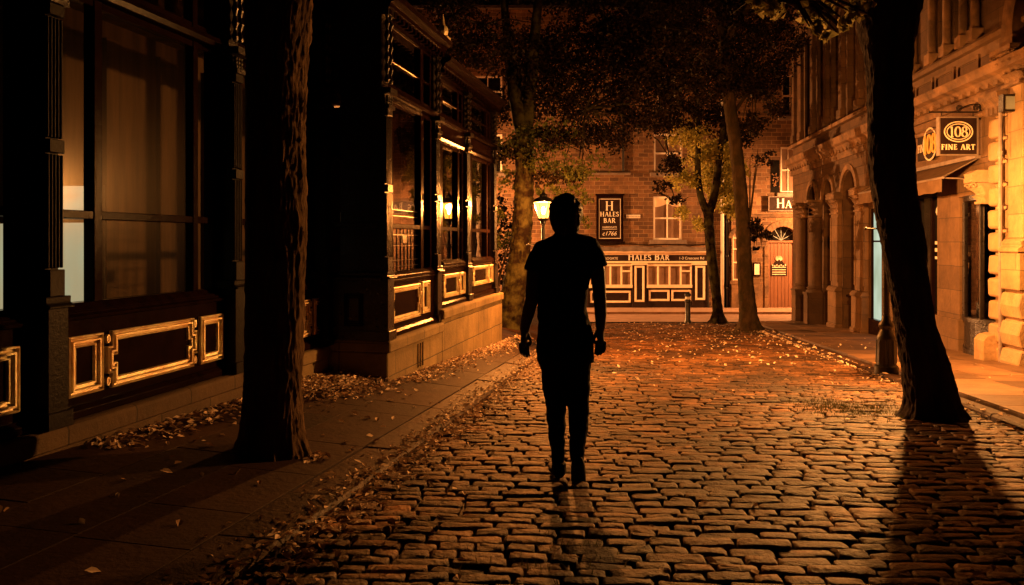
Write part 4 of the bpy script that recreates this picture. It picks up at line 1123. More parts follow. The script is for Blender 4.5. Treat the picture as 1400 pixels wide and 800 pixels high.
def shopwin(u0, u1, bars):
    f = MB(); h0, h1 = -1.88, -.92
    f.box(FP, u0, u1, -.1, .06, h1-.10, h1); f.box(FP, u0, u1, -.1, .10, h0-.03, h0+.10)
    for u in [u0+.03] + bars + [u1-.03]: f.box(FP, u-.03, u+.03, -.1, .045, h0+.10, h1-.10)
    if len(bars) > 2: f.box(FP, bars[-1]+.03, u1-.06, -.1, .04, -1.26, -1.19)
    o = f.build('shop_window', M['cream'], pub, bevel=.008)
    g = MB(); g.quad(FP, u0+.03, u1-.03, h0+.08, h1-.08, -.03); g.build('pane', M['pane_far'], o, normals=False)
shopwin(3.16, 4.93, [3.60, 4.04, 4.49]); shopwin(5.52, 7.37, [5.99, 6.46, 6.92])
def pubpanel(u0, u1, h0, h1, w):
    b = MB(); b.frame_ring(FP, rect(u0,u1,h0,h1), [(0,0),(0,.03),(.03,.04),(.05,.03),(.075,.03),(.085,0)], w); b.build('panel_moulding', M['cream'], pub)
for u0, u1 in ((3.2,3.62),(3.70,4.88)): pubpanel(u0, u1, -2.52, -2.03, -.0195)
for u0, u1 in ((5.60,6.46),(6.54,7.36)): pubpanel(u0, u1, -2.45, -1.99, -.0195)
pubpanel(5.02, 5.42, -2.48, -1.00, .0605); pubpanel(7.50, 7.90, -2.40, -1.00, .0605)
b = MB(); serif_text(b, FP, 'Hales Bar', 5.60, -.77, .27, .1005, center=True, small=.78, thick=.19, thin=.08, depth=.02, space=.09)
plain_text(b, FP, 'HARROGATE', 3.92, -.745, .14, .104); plain_text(b, FP, '1-3 Crescent Rd', 7.35, -.74, .155, .104); b.build('fascia_lettering', M['letter'], pub)
b = MB(); b.tube([FP.p(8.02,.12,GP), FP.p(8.02,.12,-.9)], .025, 8); b.build('drainpipe', M['lamp_black'], pub)
# bricked-up opening with its ledge, and pipe, over the sign
b = MB(); b.extrude_u(FP, [(0,2.72),(.14,2.72),(.14,2.80),(.05,2.86),(0,2.86)], 3.1, 4.85); b.build('ledge', M['lead'], pub, bevel=.01)
b = MB(); b.tube([FP.p(4.55,.07,2.86), FP.p(4.55,.07,9)], .05, 8); b.build('soil_pipe', M['lamp_black'], pub)
b = MB(); b.extrude_u(FP, [(-.4,9.5),(.25,9.5),(.25,9.62),(-4,13),(-8,9.5)], -12, 8.6); b.build('roof', M['slate'], pub)
b = MB()
for x0, hh in ((8.18, 9), ): pass
b.tube([FP.p(8.60,.10,GP), FP.p(8.60,.10,9)], .07, 10); b.build('downpipe', M['white'], pub, smooth=True)
b = MB(); b.tube([FP.p(8.80,.12,GP), FP.p(8.80,.12,9)], .06, 10)
for h in (-1.9,-.6,.8,2.2): b.tube([FP.p(8.80,.12,h-.05), FP.p(8.80,.12,h+.05)], .08, 10)
b.build('downpipe', M['iron'], pub, smooth=True)

# framed wall sign and street name plate
ws = empty('wall_sign', (4.0, 32.9, .0+E), 'tall framed board with an H above the shopfront of the bar', 'sign')
b = MB(); b.box(FP, 3.52, 4.50, .002, .05, .06, 1.80); b.build('board', M['fascia'], ws)
b = MB(); b.frame_ring(FP, rect(3.45,4.56,.0,1.87), [(0,0),(0,.09),(.05,.1),(.08,.09),(.08,.05)], .0); b.box(FP, 3.40, 4.62, 0, .13, -.10, -.002); b.extrude_u(FP, [(0,1.872),(.12,1.872),(.14,1.93),(0,1.95)], 3.42, 4.60)
b.build('frame', M['iron_red'], ws, bevel=.006)
b = MB(); b.frame_ring(FP, rect(3.56,4.45,.11,1.74), [(0,0),(0,.012),(.022,.012),(.022,0)], .0505)
serif_text(b, FP, 'H', 4.0, 1.27, .36, .0505, center=True, thick=.17, thin=.06); serif_text(b, FP, 'HALES', 4.0, 1.02, .185, .0505, center=True, thick=.18, thin=.07, space=.1); serif_text(b, FP, 'BAR', 4.0, .76, .185, .0505, center=True, thick=.18, thin=.07, space=.1)
plain_text(b, FP, 'HARROGATE', 4.0, .545, .10, .055); plain_text(b, FP, 'c1766', 4.0, .24, .24, .055, shear=.3); b.box(FP, 3.7, 4.3, .0505, .056, .49, .505)
b.build('lettering', M['letter'], ws)
np_ = empty('street_name_plate', (5.0, 32.95, 1.0+E), 'small white street name plate beside the tall framed board', 'sign')
b = MB(); b.box(FP, 4.68, 5.26, .002, .025, .95, 1.09); b.build('plate', M['white'], np_, bevel=.004)
b = MB(); plain_text(b, FP, 'CRESCENT ROAD', 4.97, .985, .075, .027); b.build('lettering', M['fascia'], np_)

# neighbour with the arched doorway
nb = empty('arched_door_building', (11, 32.8, GP+E), 'stone building with an arched brown doorway right of the bar', 'building')
NW = [(9.0,9.62,-1.60,.12), (10.95,11.62,1.98,3.85), (11.0,11.75,5.1,6.8)]
DO = (10.45, 11.65, GP-.1, .0)
b = MB(); holes(FN, b, 8.95, 17, GP-.3, 9.0, [(9.0,9.62,-1.60,.5), (10.45,11.65,GP-.29,.66), NW[1], NW[2]], -.4, 0)
arch_block(b, FN, 9.0, 9.62, .31, .12, .5, -.4, 0); arch_block(b, FN, 10.45, 11.65, .6, 0, .66, -.4, 0)
b.build('wall', M['pub_stone'], nb)
b = MB(); arch_ring(b, FN, 9.31, .122, .312, .48, -.02, .05, 12); b.build('arch_moulding', M['trim'], nb, bevel=.01)
b = MB(); arch_ring(b, FN, 11.05, .002, .602, .86, -.02, .06, 14)
b.build('arch_moulding', M['trim'], nb, bevel=.01)
b = MB()
for hh in range(6): b.box(FN, 10.28, 10.45, -.02, .05+.01*(hh % 2), GP+.42*hh, GP+.42*hh+.41)
b.build('door_jamb', M['trim'], nb, bevel=.01)
b = MB(); b.extrude_u(FN, [(0,.98),(.08,.98),(.12,1.06),(.05,1.12),(0,1.12)], 8.95, 13); b.build('string_course', M['trim'], nb)
b = MB(); b.box(FN, 8.96, 10.2, 0, .08, GP, -1.75); b.build('base_course', M['trim'], nb)
f = MB()
for i in range(8): f.box(FN, 10.455+.149*i, 10.455+.149*i+.142, -.3, -.22, GP-.1, -.0)
f.box(FN, 10.452, 11.648, -.32, -.16, -.06, .03)
o = f.build('door', M['door'], nb, bevel=.008)
e = MB(); e.prism(FN, [(10.62,-1.42),(11.28,-1.42),(11.28,-.98),(11.15,-.9),(11.02,-.72),(10.88,-.72),(10.75,-.9),(10.62,-.98)], -.219, -.20); e.build('door_panel', M['fascia'], o)
e = MB()                                                            # painted crest
for k in range(9):
    a = math.pi*k/8; e.tube([FN.p(10.95+.05*math.cos(a),-.196,-.80+.05*math.sin(a)), FN.p(10.95+.15*math.cos(a),-.196,-.72+.13*math.sin(a))], .016, 5)
for k in range(7): e.ball(FN.p(10.69+.087*k,-.196,-.98-.03*(k % 2)), (.03,.01,.03), 7, 5)
for hh in (-1.08,-1.18,-1.28,-1.37): e.box(FN, 10.67, 11.23, -.199, -.194, hh, hh+.03)
e.build('crest', M['cream'], o)
g = MB(); g.prism(FN, [(11.05+.58*math.cos(math.pi*k/14), .03+.56*math.sin(math.pi*k/14)) for k in range(15)], -.27, -.26); g.build('fanlight', M['pane_black'], nb)
g = MB()
for k in range(1, 6): g.tube([FN.p(11.05,-.25,.04), FN.p(11.05+.56*math.cos(math.pi*k/6),-.25,.04+.55*math.sin(math.pi*k/6))], .014, 6)
g.build('fanlight_bars', M['grey_plastic'], nb)
f = MB(); u0, u1, h0, h1 = 9.0, 9.62, -1.60, .42
for u in (u0+.002, u0+.28, u1-.06): f.box(FN, u, u+.058, -.2, -.08, h0, h1-.05)
for h in (h0, -.9, -.35, .10): f.box(FN, u0+.06, u1-.06, -.19, -.09, h, h+.06)
o = f.build('window', M['cream'], nb, bevel=.006); g = MB(); g.quad(FN, u0, u1, h0, h1, -.15); g.build('pane', M['pane_far'], o, normals=False)
s = MB(); s.box(FN, u0-.1, u1+.1, -.2, .1, h0-.14, h0-.002); s.build('sill', M['trim'], o)
sash(FN, *NW[1], nb, 'pane_far'); sash(FN, *NW[2], nb, 'pane_black')
b = MB(); b.box(FN, 10.55, 10.90, -.1, .02, 1.98, 3.3); o = b.build('dark_niche', M['pane_black'], nb)
b = MB(); r = random.Random(2)
for i in range(26): b.ball(FN.p(10.72+r.gauss(0,.07),.05,2.2+r.random()*.55), .03, 6, 4)
b.build('flower_basket', M['leaf_dry'], nb)
b = MB(); b.prism(FN, [(8.95,9.0),(17,9.0),(13,12.2)], -.4, 0); b.build('gable', M['pub_stone'], nb)
b = MB(); b.prism(FN, [(8.7,8.85),(13,12.3),(17.3,8.85),(17.3,9.05),(13,12.5),(8.7,9.05)], -6, .2); b.build('roof', M['slate'], nb)
hb = empty('name_board', (11.4, 32.7, 1.2+E), 'long dark name board over the arched brown door', 'sign')
b = MB(); b.box(FN, 10.42, 13.2, .13, .17, 1.24, 1.80); b.box(FN, 10.5, 10.6, .0, .13, 1.45, 1.55); b.box(FN, 13, 13.1, .0, .13, 1.45, 1.55); b.build('board', M['fascia'], hb, bevel=.006)
b = MB(); b.frame_ring(FN, rect(10.40,13.22,1.22,1.82), [(0,-.03),(0,.02),(.03,.02),(.03,0)], .17); b.build('rim', M['lead'], hb)
b = MB(); serif_text(b, FN, 'Hales Bar', 10.72, 1.36, .36, .1705, small=.8, thick=.18, thin=.07, depth=.015, space=.08); b.build('lettering', M['letter'], hb)
nt_ = empty('notice_case', (9.98, 32.75, -1.35+E), 'small framed notice on the stone beside the arched door', 'notice')
b = MB(); b.box(FN, 9.82, 10.12, .002, .05, -1.42, -.86); b.build('frame', M['iron_red'], nt_); b = MB(); b.box(FN, 9.87, 10.07, .051, .056, -1.36, -.92); b.build('paper', M['white'], nt_)
nt2 = empty('notice_plate', (10.0, 32.75, -1.9+E), 'plain pale plate on the stone below the small framed notice', 'notice')
b = MB(); b.box(FN, 9.84, 10.10, .002, .03, -1.98, -1.52); b.build('plate', M['canvas'], nt2)
bl = empty('bollard', (5.22, 23.9, road_z(5.22, 23.9)), 'black iron bollard standing at the end of the setts', 'bollard')
b = MB(); z0 = road_z(5.22, 23.9); b.lathe((5.22,23.9), [(.11,z0),(.11,z0+.06),(.085,z0+.10),(.08,z0+.5),(.075,z0+.62),(.095,z0+.64),(.095,z0+.69),(.07,z0+.71),(.07,z0+.80),(.10,z0+.82),(.10,z0+.87),(.05,z0+.92),(.015,z0+.93)], 14)
b.build('post', M['lamp_black'], bl, smooth=True, angle=40)
b = MB(); b.lathe((5.22,23.9), [(.0765,z0+.715),(.0765,z0+.79)], 14); b.build('band', M['white'], bl)
# ------------------------------------------------------------------ trees
def resample(P, step):
    out = []
    for i in range(len(P)-1):
        p0, p1, p2, p3 = P[max(i-1,0)], P[i], P[i+1], P[min(i+2,len(P)-1)]
        n = max(1, int(math.dist(p1[:3], p2[:3])/step))
        for k in range(n):
            t = k/n
            out.append(tuple(.5*(2*b + (c-a)*t + (2*a-5*b+4*c-d)*t*t + (3*b-3*c+d-a)*t**3) for a, b, c, d in zip(p0, p1, p2, p3)))
    out.append(P[-1]); return out
def bark_tube(b, P, n, step, rough=.10, furrow=.05, seed=0, flare=0):
    Q = resample(P, step); rings = []
    for i, (x, y, z, r) in enumerate(Q):
        ring_ = []
        for k in range(n):
            a = 2*math.pi*k/n; ca, sa = math.cos(a), math.sin(a)
            big = noise.noise((ca*1.3+seed, sa*1.3, z*.9)); f = noise.noise((ca*7+seed, sa*7, z*3.6)) + .7*noise.noise((ca*15+seed, sa*15, z*9)); g = noise.noise((ca*24, sa*24+seed, z*26))
            hgt = z - Q[0][2]
            fl = flare*math.exp(-hgt/.16)*(1 + .9*max(0, noise.noise((ca*2.2+seed, sa*2.2, 7))*2))
            rr = r*(1 + rough*big + furrow*(abs(f)*2-.5) + furrow*.6*g + fl)
            ring_.append((x+ca*rr, y+sa*rr, z))
        rings.append(ring_)
    pts = [p for r in rings for p in r]; fs = []
    for j in range(len(rings)-1):
        for k in range(n):
            k2 = (k+1) % n; fs.append((j*n+k, j*n+k2, (j+1)*n+k2, (j+1)*n+k))
    fs.append(tuple((len(rings)-1)*n+k for k in range(n)))
    b.add(pts, fs)
def leaf_cloud(clumps, seed, s0, s1, droop=.3, dens=1):
    """clumps: (x,y,z,rx,ry,rz,count); every leaf is a folded pair of faces"""
    g = np.random.default_rng(seed); V = []; T = []
    for x, y, z, rx, ry, rz, n in clumps:
        n = int(n*dens)
        # sub-sprigs so the mass has gaps
        k = max(3, n//16); c = g.normal(size=(k,3)); c = c/np.linalg.norm(c, axis=1)[:,None]*(g.random((k,1))**.45)
        c = c*np.array([rx,ry,rz]) + np.array([x,y,z])
        i = g.integers(0, k, n); p = c[i] + g.normal(size=(n,3))*np.array([.34,.34,.26])*min(rx,.55)*.5
        s = g.uniform(s0, s1, (n,1)); d = g.normal(size=(n,3)); d[:,2] -= droop*2; d /= np.linalg.norm(d, axis=1)[:,None]
        e = np.cross(d, g.normal(size=(n,3))); e /= np.linalg.norm(e, axis=1)[:,None]; u = np.cross(d, e)
        a = p - d*s*.6; m = d*s*.1 + p; tip = p + d*s*.75; l = m + e*s*.42 + u*s*.18; r_ = m - e*s*.42 + u*s*.18
        V.append(np.stack([a, l, tip, r_, m], 1).reshape(-1, 3)); t = g.random(n)**1.3; T.append(np.repeat(t, 5))
    V = np.concatenate(V); T = np.concatenate(T); n = len(V)//5
    b = MB(); b.v = [tuple(v) for v in V]; b.c = T
    for i in range(n):
        o = 5*i; b.f += [(o,o+4,o+1),(o+4,o+2,o+1),(o,o+3,o+4),(o+4,o+3,o+2)]; b.uv += [None]*4
    return b
def tree(name, label, trunk, limbs, clumps, bark, leafm, n=26, step=.07, seed=0, s=(.05,.09), flare=.25, fur=.05, group=None, dens=1, bright=None, bmat='leaf_lit', blabel='yellow green leaves brightened in colour as if lamplit'):
    t = empty(name, trunk[0][:3], label, 'tree', group)
    b = MB(); bark_tube(b, trunk, n, step, seed=seed, flare=flare, furrow=fur); b.build('trunk', M[bark], t, smooth=True)
    for i, l in enumerate(limbs):
        b = MB(); bark_tube(b, l, 9, .12, seed=seed+i); b.build('limb', M[bark], t, smooth=True)
    # twigs from the limb ends into every clump
    ends = [l[-1] for l in limbs] + [l[len(l)//2] for l in limbs] + [trunk[-1]]
    tw = MB(); r = random.Random(seed)
    for c in clumps:
        e = min(ends, key=lambda q: math.dist(q[:3], c[:3]))
        for k in range(3):
            q = (c[0]+r.gauss(0,.6)*c[3], c[1]+r.gauss(0,.6)*c[4], c[2]+r.gauss(0,.5)*c[5])
            m = ((e[0]+q[0])/2, (e[1]+q[1])/2, (e[2]+q[2])/2 + .12)
            tw.tube([e[:3], m, q], [min(e[3],.04), .018, .006], 5)
    if clumps:
        tw.build('twigs', M[bark], t)
        leaf_cloud(clumps, seed+5, *s, dens=dens).build('crown', M[leafm], t, normals=False)
    if bright:
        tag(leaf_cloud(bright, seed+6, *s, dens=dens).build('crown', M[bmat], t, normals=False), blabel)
    return t
def pt(x, y, Z, px=None):
    """pixel to the point at depth Z, used only to write down measured trunk outlines"""
    return ((x-700)/1100*Z, Z, (330-y)/1100*Z + E)
def tk(rows, Z): return [(*pt(x, y, Z), w/2/1100*Z) for x, y, w in rows]

# rough trunk on the pavilion pavement
Z = 5.3
T = tk([(372,622,84),(372,600,82),(373,560,77),(374,500,77),(375,440,78),(376,380,77),(377,300,79),(376,200,77),(378,100,80),(382,0,86),(384,-90,84),(388,-200,74)], Z)
top = T[-1]
def limb(p0, p1, r0, r1, sag=.15):
    m = tuple((a+b)/2 for a, b in zip(p0, p1)); return [(*p0, r0), (m[0], m[1], m[2]+sag, (r0+r1)/2), (*p1, r1)]
L = [limb(top[:3], (-3.0,6.2,5.0), .13, .04), limb(top[:3], (-.6,6.8,5.3), .13, .04), limb(T[-2][:3], (-1.2,4.2,4.6), .10, .03), limb(top[:3], (-1.9,7.6,5.6), .12, .03)]
C = [(-3.0,6.2,5.0,.9,.9,.5,500),(-.6,6.8,5.3,1.0,1.0,.5,600),(-1.9,7.6,5.5,1,1,.6,600),(-1.0,5.6,5.4,.8,.8,.5,400)]
tree('broad_tree', 'thick rough barked tree standing before the glass pavilion', T, L, C, 'bark', 'leaf_shaded', n=150, step=.014, seed=3, s=(.05,.09), fur=.06)
# burr on its flank
# leaning trunk at the shop side
Z = 7.37
T = tk([(1276,574,76),(1275,556,64),(1269,520,60),(1260,480,55),(1250,440,50),(1243,400,50),(1236,350,54),(1229,300,56),(1222,250,57),(1218,200,58),(1216,150,56),(1214,80,60),(1214,0,84),(1212,-60,88)], Z)
top = T[-1]
L = [limb(top[:3], (2.35,6.9,3.55), .16, .04, .35), limb(top[:3], (4.6,7.6,5.2), .16, .05), limb(top[:3], (3.0,8.4,5.6), .15, .04), limb(top[:3], (3.5,6.4,5.5), .12, .03)]
L += [[(2.35,6.9,3.55,.04),(2.3,6.9,3.42,.025),(2.3,6.9,3.3,.012)]]
C = [(4.6,7.6,5.3,.9,.9,.6,500),(3.0,8.4,5.6,1.0,1.0,.6,600),(3.5,6.4,5.5,.8,.8,.5,400),
     (2.55,7.0,3.26,.32,.2,.08,75),(2.85,7.1,3.22,.18,.2,.08,50),(2.18,6.9,3.26,.2,.2,.10,55),(2.68,7.0,3.10,.10,.12,.10,30),(2.88,7.05,3.12,.06,.1,.05,12),(3.05,7.2,3.34,.2,.2,.08,45),(2.6,7.0,3.5,.6,.3,.1,120)]
tree('leaning_tree', 'dark smooth trunk leaning over the setts beside the lamp post base', T, L, C, 'bark_black', 'leaf_mid', n=110, step=.02, seed=8, s=(.06,.10), fur=.06)
# tree by the lantern
Z = 16.9
T = tk([(694,462,46),(696,440,38),(702,400,33),(708,360,28),(713,320,26),(716,270,25),(717,220,25),(716,185,27)], Z)
f = T[-1]
L = [[(*f[:3],.17),(*pt(704,130,Z),.14),(*pt(696,70,Z+.3),.11),(*pt(688,-10,Z+.5),.08),(*pt(680,-120,Z+.8),.04)],
     [(*f[:3],.17),(*pt(724,130,Z),.15),(*pt(730,60,Z-.2),.12),(*pt(738,-20,Z-.4),.08),(*pt(748,-120,Z-.5),.04)],
     limb(pt(730,60,Z-.2), pt(830,40,Z+.4), .06, .02), limb(pt(724,130,Z), pt(800,150,Z), .05, .015), limb(pt(738,-20,Z-.4), pt(880,-10,Z-.6), .06, .02), limb(pt(696,70,Z+.3), pt(620,20,Z), .05, .02)]
g = np.random.default_rng(4); C = []
for x, y, rad, n in [(700,150,.8,260),(760,130,.9,380),(820,120,1.0,420),(880,100,1.0,420),(740,60,1.1,460),(830,40,1.1,480),(900,20,1.1,420),(660,60,1.0,420),(620,20,.9,300),(780,-20,1.2,420),(690,-40,1.2,420),(870,-60,1.2,400),(760,190,.55,150),(830,190,.6,170),(785,240,.42,70),(742,240,.35,60),(800,170,.8,240),(870,160,.7,220),(915,120,.8,240),(690,210,.4,90),(730,-70,1.3,500),(820,-60,1.3,500),(640,-60,1.2,450),(860,60,1.0,420),(780,80,1.0,420),(600,70,.8,250),(720,100,.8,300),(930,60,.9,350)]:
    C.append((*pt(x, y, Z + g.uniform(-1.2, 1.6)), rad, rad, rad*.55, n))
BT = [(*pt(x, y, Z + dz), rad, rad*.8, rad*.6, n) for x, y, rad, n, dz in [(735,215,.5,60,-.3),(765,235,.5,70,.2),(750,262,.3,40,.3),(785,265,.4,45,.3),(690,245,.4,50,.6),(675,290,.35,40,.8),(800,225,.5,60,.3),(795,300,.3,25,.4),(720,190,.5,60,-.2),(680,200,.5,50,.4),(760,185,.6,70,0),(690,330,.3,30,1.0)]]
tree('forked_tree', 'forked tree growing right behind the low lit street lamp', T, L, C, 'bark_dark', 'leaf_shaded', n=60, step=.04, seed=14, s=(.045,.08), fur=.11, dens=4.2, bright=BT, bmat='leaf', blabel='low leaves glowing orange round the lantern')
# ivy-like shoots on that trunk
# slim twin-stemmed tree at the corner
Z = 23.6
T = tk([(982,441,22),(981,425,14),(979,400,13),(975,370,14),(972,340,13),(969,310,13),(968,292,13)], Z)
f = T[-1]
L = [[(*f[:3],.15),(*pt(958,268,Z),.11),(*pt(954,230,Z),.09),(*pt(955,170,Z),.07),(*pt(948,100,Z),.04)],
     [(*f[:3],.15),(*pt(976,270,Z),.12),(*pt(982,230,Z),.10),(*pt(988,180,Z),.08),(*pt(995,110,Z),.05)],
     limb(pt(958,268,Z), pt(925,280,Z), .04, .012, .1), limb(pt(955,220,Z), pt(915,215,Z-.3), .04, .012), limb(pt(982,230,Z), pt(1040,190,Z), .04, .012)]
C = []
for x, y, rad, n, dz in [(990,262,.50,300,.5),(1002,285,.36,200,.5),(975,245,.50,280,.5),(960,215,.55,260,.4),(1000,230,.5,260,.4),(935,245,.45,170,0),(918,225,.4,140,-.3),(985,205,.6,280,.2),(940,185,.6,260,0),(1010,180,.7,280,.3),(970,160,.8,300,0),(925,150,.8,300,-.3),(1000,110,1.,360,0),(950,90,1.1,420,0),(900,170,.6,170,-.3),(895,100,.9,300,-.4),(940,30,1.2,420,0),(1010,40,1.2,420,.2),(890,30,1.1,350,-.4),(935,292,.3,60,0),(957,305,.3,70,.2),(925,272,.25,40,0),(905,258,.3,50,-.2)]:
    C.append((*pt(x, y, Z+dz), rad, rad*.9, rad*.7, n))
BR = [c for c in C if 4.95 < c[0] < 6.8 and c[2] < 4.4]
C = [c for c in C if c not in BR]
tree('slim_tree', 'slim twin stemmed tree with bright yellow green leaves beside the bollard', T, L, C, 'bark_dark', 'leaf_shaded', n=28, step=.06, seed=21, s=(.055,.095), fur=.09, dens=3.4, bright=BR)
# pale trunk right of it
Z = 20.3
T = tk([(1026,452,34),(1024,440,26),(1022,420,23),(1019,380,20),(1017,340,19),(1015,300,18),(1012,260,18),(1007,210,17),(1000,160,17),(995,120,16),(990,60,15)], Z)
L = [limb(T[-1][:3], pt(960,-40,Z), .12, .03), limb(T[-1][:3], pt(1060,-30,Z), .12, .03), limb(T[-3][:3], pt(1060,90,Z), .06, .02), limb(pt(1014,300,Z), pt(1036,312,Z-.1), .03, .01, .05), limb(T[-2][:3], pt(940,70,Z), .06, .02)]
C = []
for x, y, rad, n in [(1040,120,.6,220),(1065,100,.5,140),(1020,60,.9,340),(960,40,1.0,400),(1060,20,.9,320),(1000,-20,1.1,420),(930,-20,1.1,380),(1075,-40,1.,320),(1030,170,.4,110),(1045,215,.35,50),(1034,308,.26,110),(1044,322,.18,50),(1026,320,.2,60),(1036,340,.1,24),(990,90,.9,360),(960,120,.7,240),(1020,110,.8,300),(900,10,1.1,420),(870,60,1.0,360),(1075,60,.7,240),(940,-60,1.2,420),(1060,150,.35,90)]:
    C.append((*pt(x, y, Z + g.uniform(-.5, .5)), rad, rad, rad*.7, n))
tree('mossy_tree', 'pale mossy trunk with a leafy side shoot before the arched doorway', T, L, C, 'bark_pale', 'leaf_shaded', n=44, step=.05, seed=33, s=(.05,.085), fur=.07, dens=3.2)
# shrub seen past the end of the pavilion
e = empty('shrub', (-.6, 19.6, road_z(-.6,19.6)+.1), 'tall leafy shrub past the end of the glass pavilion', 'shrub')
b = MB()
for i in range(5): b.tube([(-.6+.1*i-.2,19.6,road_z(0,19.6)+.05), (-.7+.2*i-.2,19.6,.4), (-.9+.32*i,19.7,1.6)], [.04,.03,.012], 6)
b.build('stem', M['bark'], e)
leaf_cloud([(-.7,19.6,z,.65,.5,.5,420) for z in (-.3,.5,1.3,2.1)] + [(-.1,19.9,z,.4,.4,.4,200) for z in (.2,1.0,1.8)], 77, .05, .09).build('foliage', M['leaf_shaded'], e, normals=False)

# ------------------------------------------------------------------ street lamps
def lantern(parent, x, y, zc, k):
    """tapered six-sided lantern centred on zc"""
    n = 6; z = lambda h: zc + h*k
    g = MB(); g.lathe((x,y), [(.085*k,z(-.19)),(.175*k,z(.10))], n); g.f = g.f[:n]; g.uv = g.uv[:n]
    l = MB()
    l.lathe((x,y), [(.05*k,z(-.25)),(.10*k,z(-.22)),(.10*k,z(-.195)),(.07*k,z(-.192))], n)
    for i in range(n):
        a = 2*math.pi*i/n; l.tube([(x+.088*k*math.cos(a), y+.088*k*math.sin(a), z(-.195)), (x+.178*k*math.cos(a), y+.178*k*math.sin(a), z(.105))], .007*k, 4)
    fr = l.build('lantern', M['lamp_black'], parent)
    g.build('glass', M['lamp_glass'], fr, normals=False)
    r_ = MB(); r_.lathe((x,y), [(.195*k,z(.103)),(.195*k,z(.118)),(.15*k,z(.17)),(.07*k,z(.205)),(.07*k,z(.235)),(.085*k,z(.24)),(.03*k,z(.27)),(.012*k,z(.33))], n); r_.build('roof', M['lamp_black'], fr)
    bb = MB(); bb.ball((x,y,z(-.05)), (.035*k,.035*k,.07*k), 10, 8); bb.build('bulb', M['bulb'], fr, smooth=True)
def lamp_light(parent, loc, watts, col, rad=.05):
    d = bpy.data.lights.new('lamp_light', 'POINT'); d.energy = watts; d.color = col; d.shadow_soft_size = rad
    o = bpy.data.objects.new('lamp_light', d); COL.objects.link(o); o.parent = parent; o.location = Vector(loc) - parent.location
def street_lamp(x, y, z0, zc, k, label, watts, col, fat=1.0, rad=.05, up=-.02):
    e = empty('street_lamp', (x, y, z0), label, 'street lamp', 'street lamps')
    b = MB(); f = fat
    b.lathe((x,y), [(.15*f,z0-.05),(.15*f,z0+.08),(.125*f,z0+.10),(.115*f,z0+.42),(.12*f,z0+.46),(.10*f,z0+.50),(.075*f,z0+.56),(.095*f,z0+.60),(.095*f,z0+.63),(.06*f,z0+.68),(.05*f,z0+.74)], 12); 
    for i in range(8):
        a = 2*math.pi*(i+.5)/8; b.tube([(x+.118*f*math.cos(a),y+.118*f*math.sin(a),z0+.12),(x+.112*f*math.cos(a),y+.112*f*math.sin(a),z0+.42)], .014*f, 5)
    b.build('base', M['lamp_black'], e, smooth=True, angle=35)
    zt = zc - .25*k
    b = MB(); b.lathe((x,y), [(.045,z0+.73),(.036,zt-.5),(.055,zt-.47),(.055,zt-.44),(.034,zt-.40),(.03,zt-.06),(.05,zt-.04),(.05,zt)], 12); b.tube([(x-.26,y,zt-.42),(x+.26,y,zt-.42)], .012, 6); b.ball((x-.27,y,zt-.42), .022); b.ball((x+.27,y,zt-.42), .022)
    b.build('post', M['lamp_black'], e, smooth=True, angle=35)
    lantern(e, x, y, zc, k)
    lamp_light(e, (x, y, zc+up*k), watts, col, rad)
    return e
street_lamp(.56, 14.4, pave_l_z(.56,14.4), .60+E, .96, 'lit lantern lamp on a slim post near the forked tree', 2400, (1,.30,.05), .8, .05, .03)
street_lamp(4.93, 10.6, pave_r_z(4.93,10.6), .80+E, .85, 'lit street lamp with a stout base hidden behind the leaning trunk', 3500, (1,.385,.085), 1.0, .07, .035)
street_lamp(13.2, 30.4, cz(12,30.4)+.06, 1.4+E, 1.1, 'lit street lamp standing round the corner on the crossing street', 6800, (1,.40,.12), 1.0, .08, .05)
street_lamp(-6.5, 29.8, cz(12,29.8)+.06, 1.2+E, 1.1, 'added unseen street lamp behind the pavilion evening out the light on the bar', 25000, (1,.39,.11), 1.0, .08, .05)  # unseen lamp, added to even out the light on the bar
# ------------------------------------------------------------------ person walking away, seen as a silhouette
PX, PY = .344, 5.05
PZ = road_z(PX, PY) + .012
K = 1364/(655-385)/1100                     # metres in one photo pixel at the feet
def q(x, y, d=0): return (PX + (x-775)*K, PY + d, PZ + (655-y)*K)
person = empty('person', (PX, PY, PZ), 'person in dark t-shirt and trousers walking away up the setted street', 'person')
def fuse(mb_list, name, mat, parent, voxel, smooth_it=6, fold=None):
    """melt overlapping lofts into one continuous skin"""
    b = MB()
    for m in mb_list: b.add(m.v, m.f)
    o = b.build(name, mat, None)
    bm = bmesh.new(); bm.from_mesh(o.data); bmesh.ops.recalc_face_normals(bm, faces=bm.faces); bm.to_mesh(o.data); bm.free()
    rm = o.modifiers.new('Remesh', 'REMESH'); rm.mode = 'VOXEL'; rm.voxel_size = voxel; rm.use_smooth_shade = True
    sm = o.modifiers.new('Smooth', 'SMOOTH'); sm.iterations = smooth_it; sm.factor = .5
    dg = bpy.context.evaluated_depsgraph_get(); dg.update()
    me = bpy.data.meshes.new_from_object(o.evaluated_get(dg))
    loc = o.location.copy(); bpy.data.objects.remove(o)
    base = Vector((0,0,0)); z = parent
    while z is not None: base += z.location; z = z.parent
    if fold:                                             # creases of cloth, strands of hair
        amp, sx, sz = fold
        for v, nn in zip(me.vertices, [v.normal.copy() for v in me.vertices]):
            c = v.co + loc
            v.co += nn*amp*(noise.noise((c.x*sx, c.y*sx, c.z*sz)) + .5*noise.noise((c.x*sx*2.3, c.y*sx*2.3, c.z*sz*2.3+5)))
    me.transform(Matrix.Translation(loc - base)); me.materials.clear(); me.materials.append(mat); me.name = name
    n = bpy.data.objects.new(name, me); COL.objects.link(n); n.parent = parent; return n
def loft(path, rad, n=18):
    b = MB(); b.tube(path, rad, n); return b
def blob(c, r): b = MB(); b.ball(c, r, 18, 12); return b

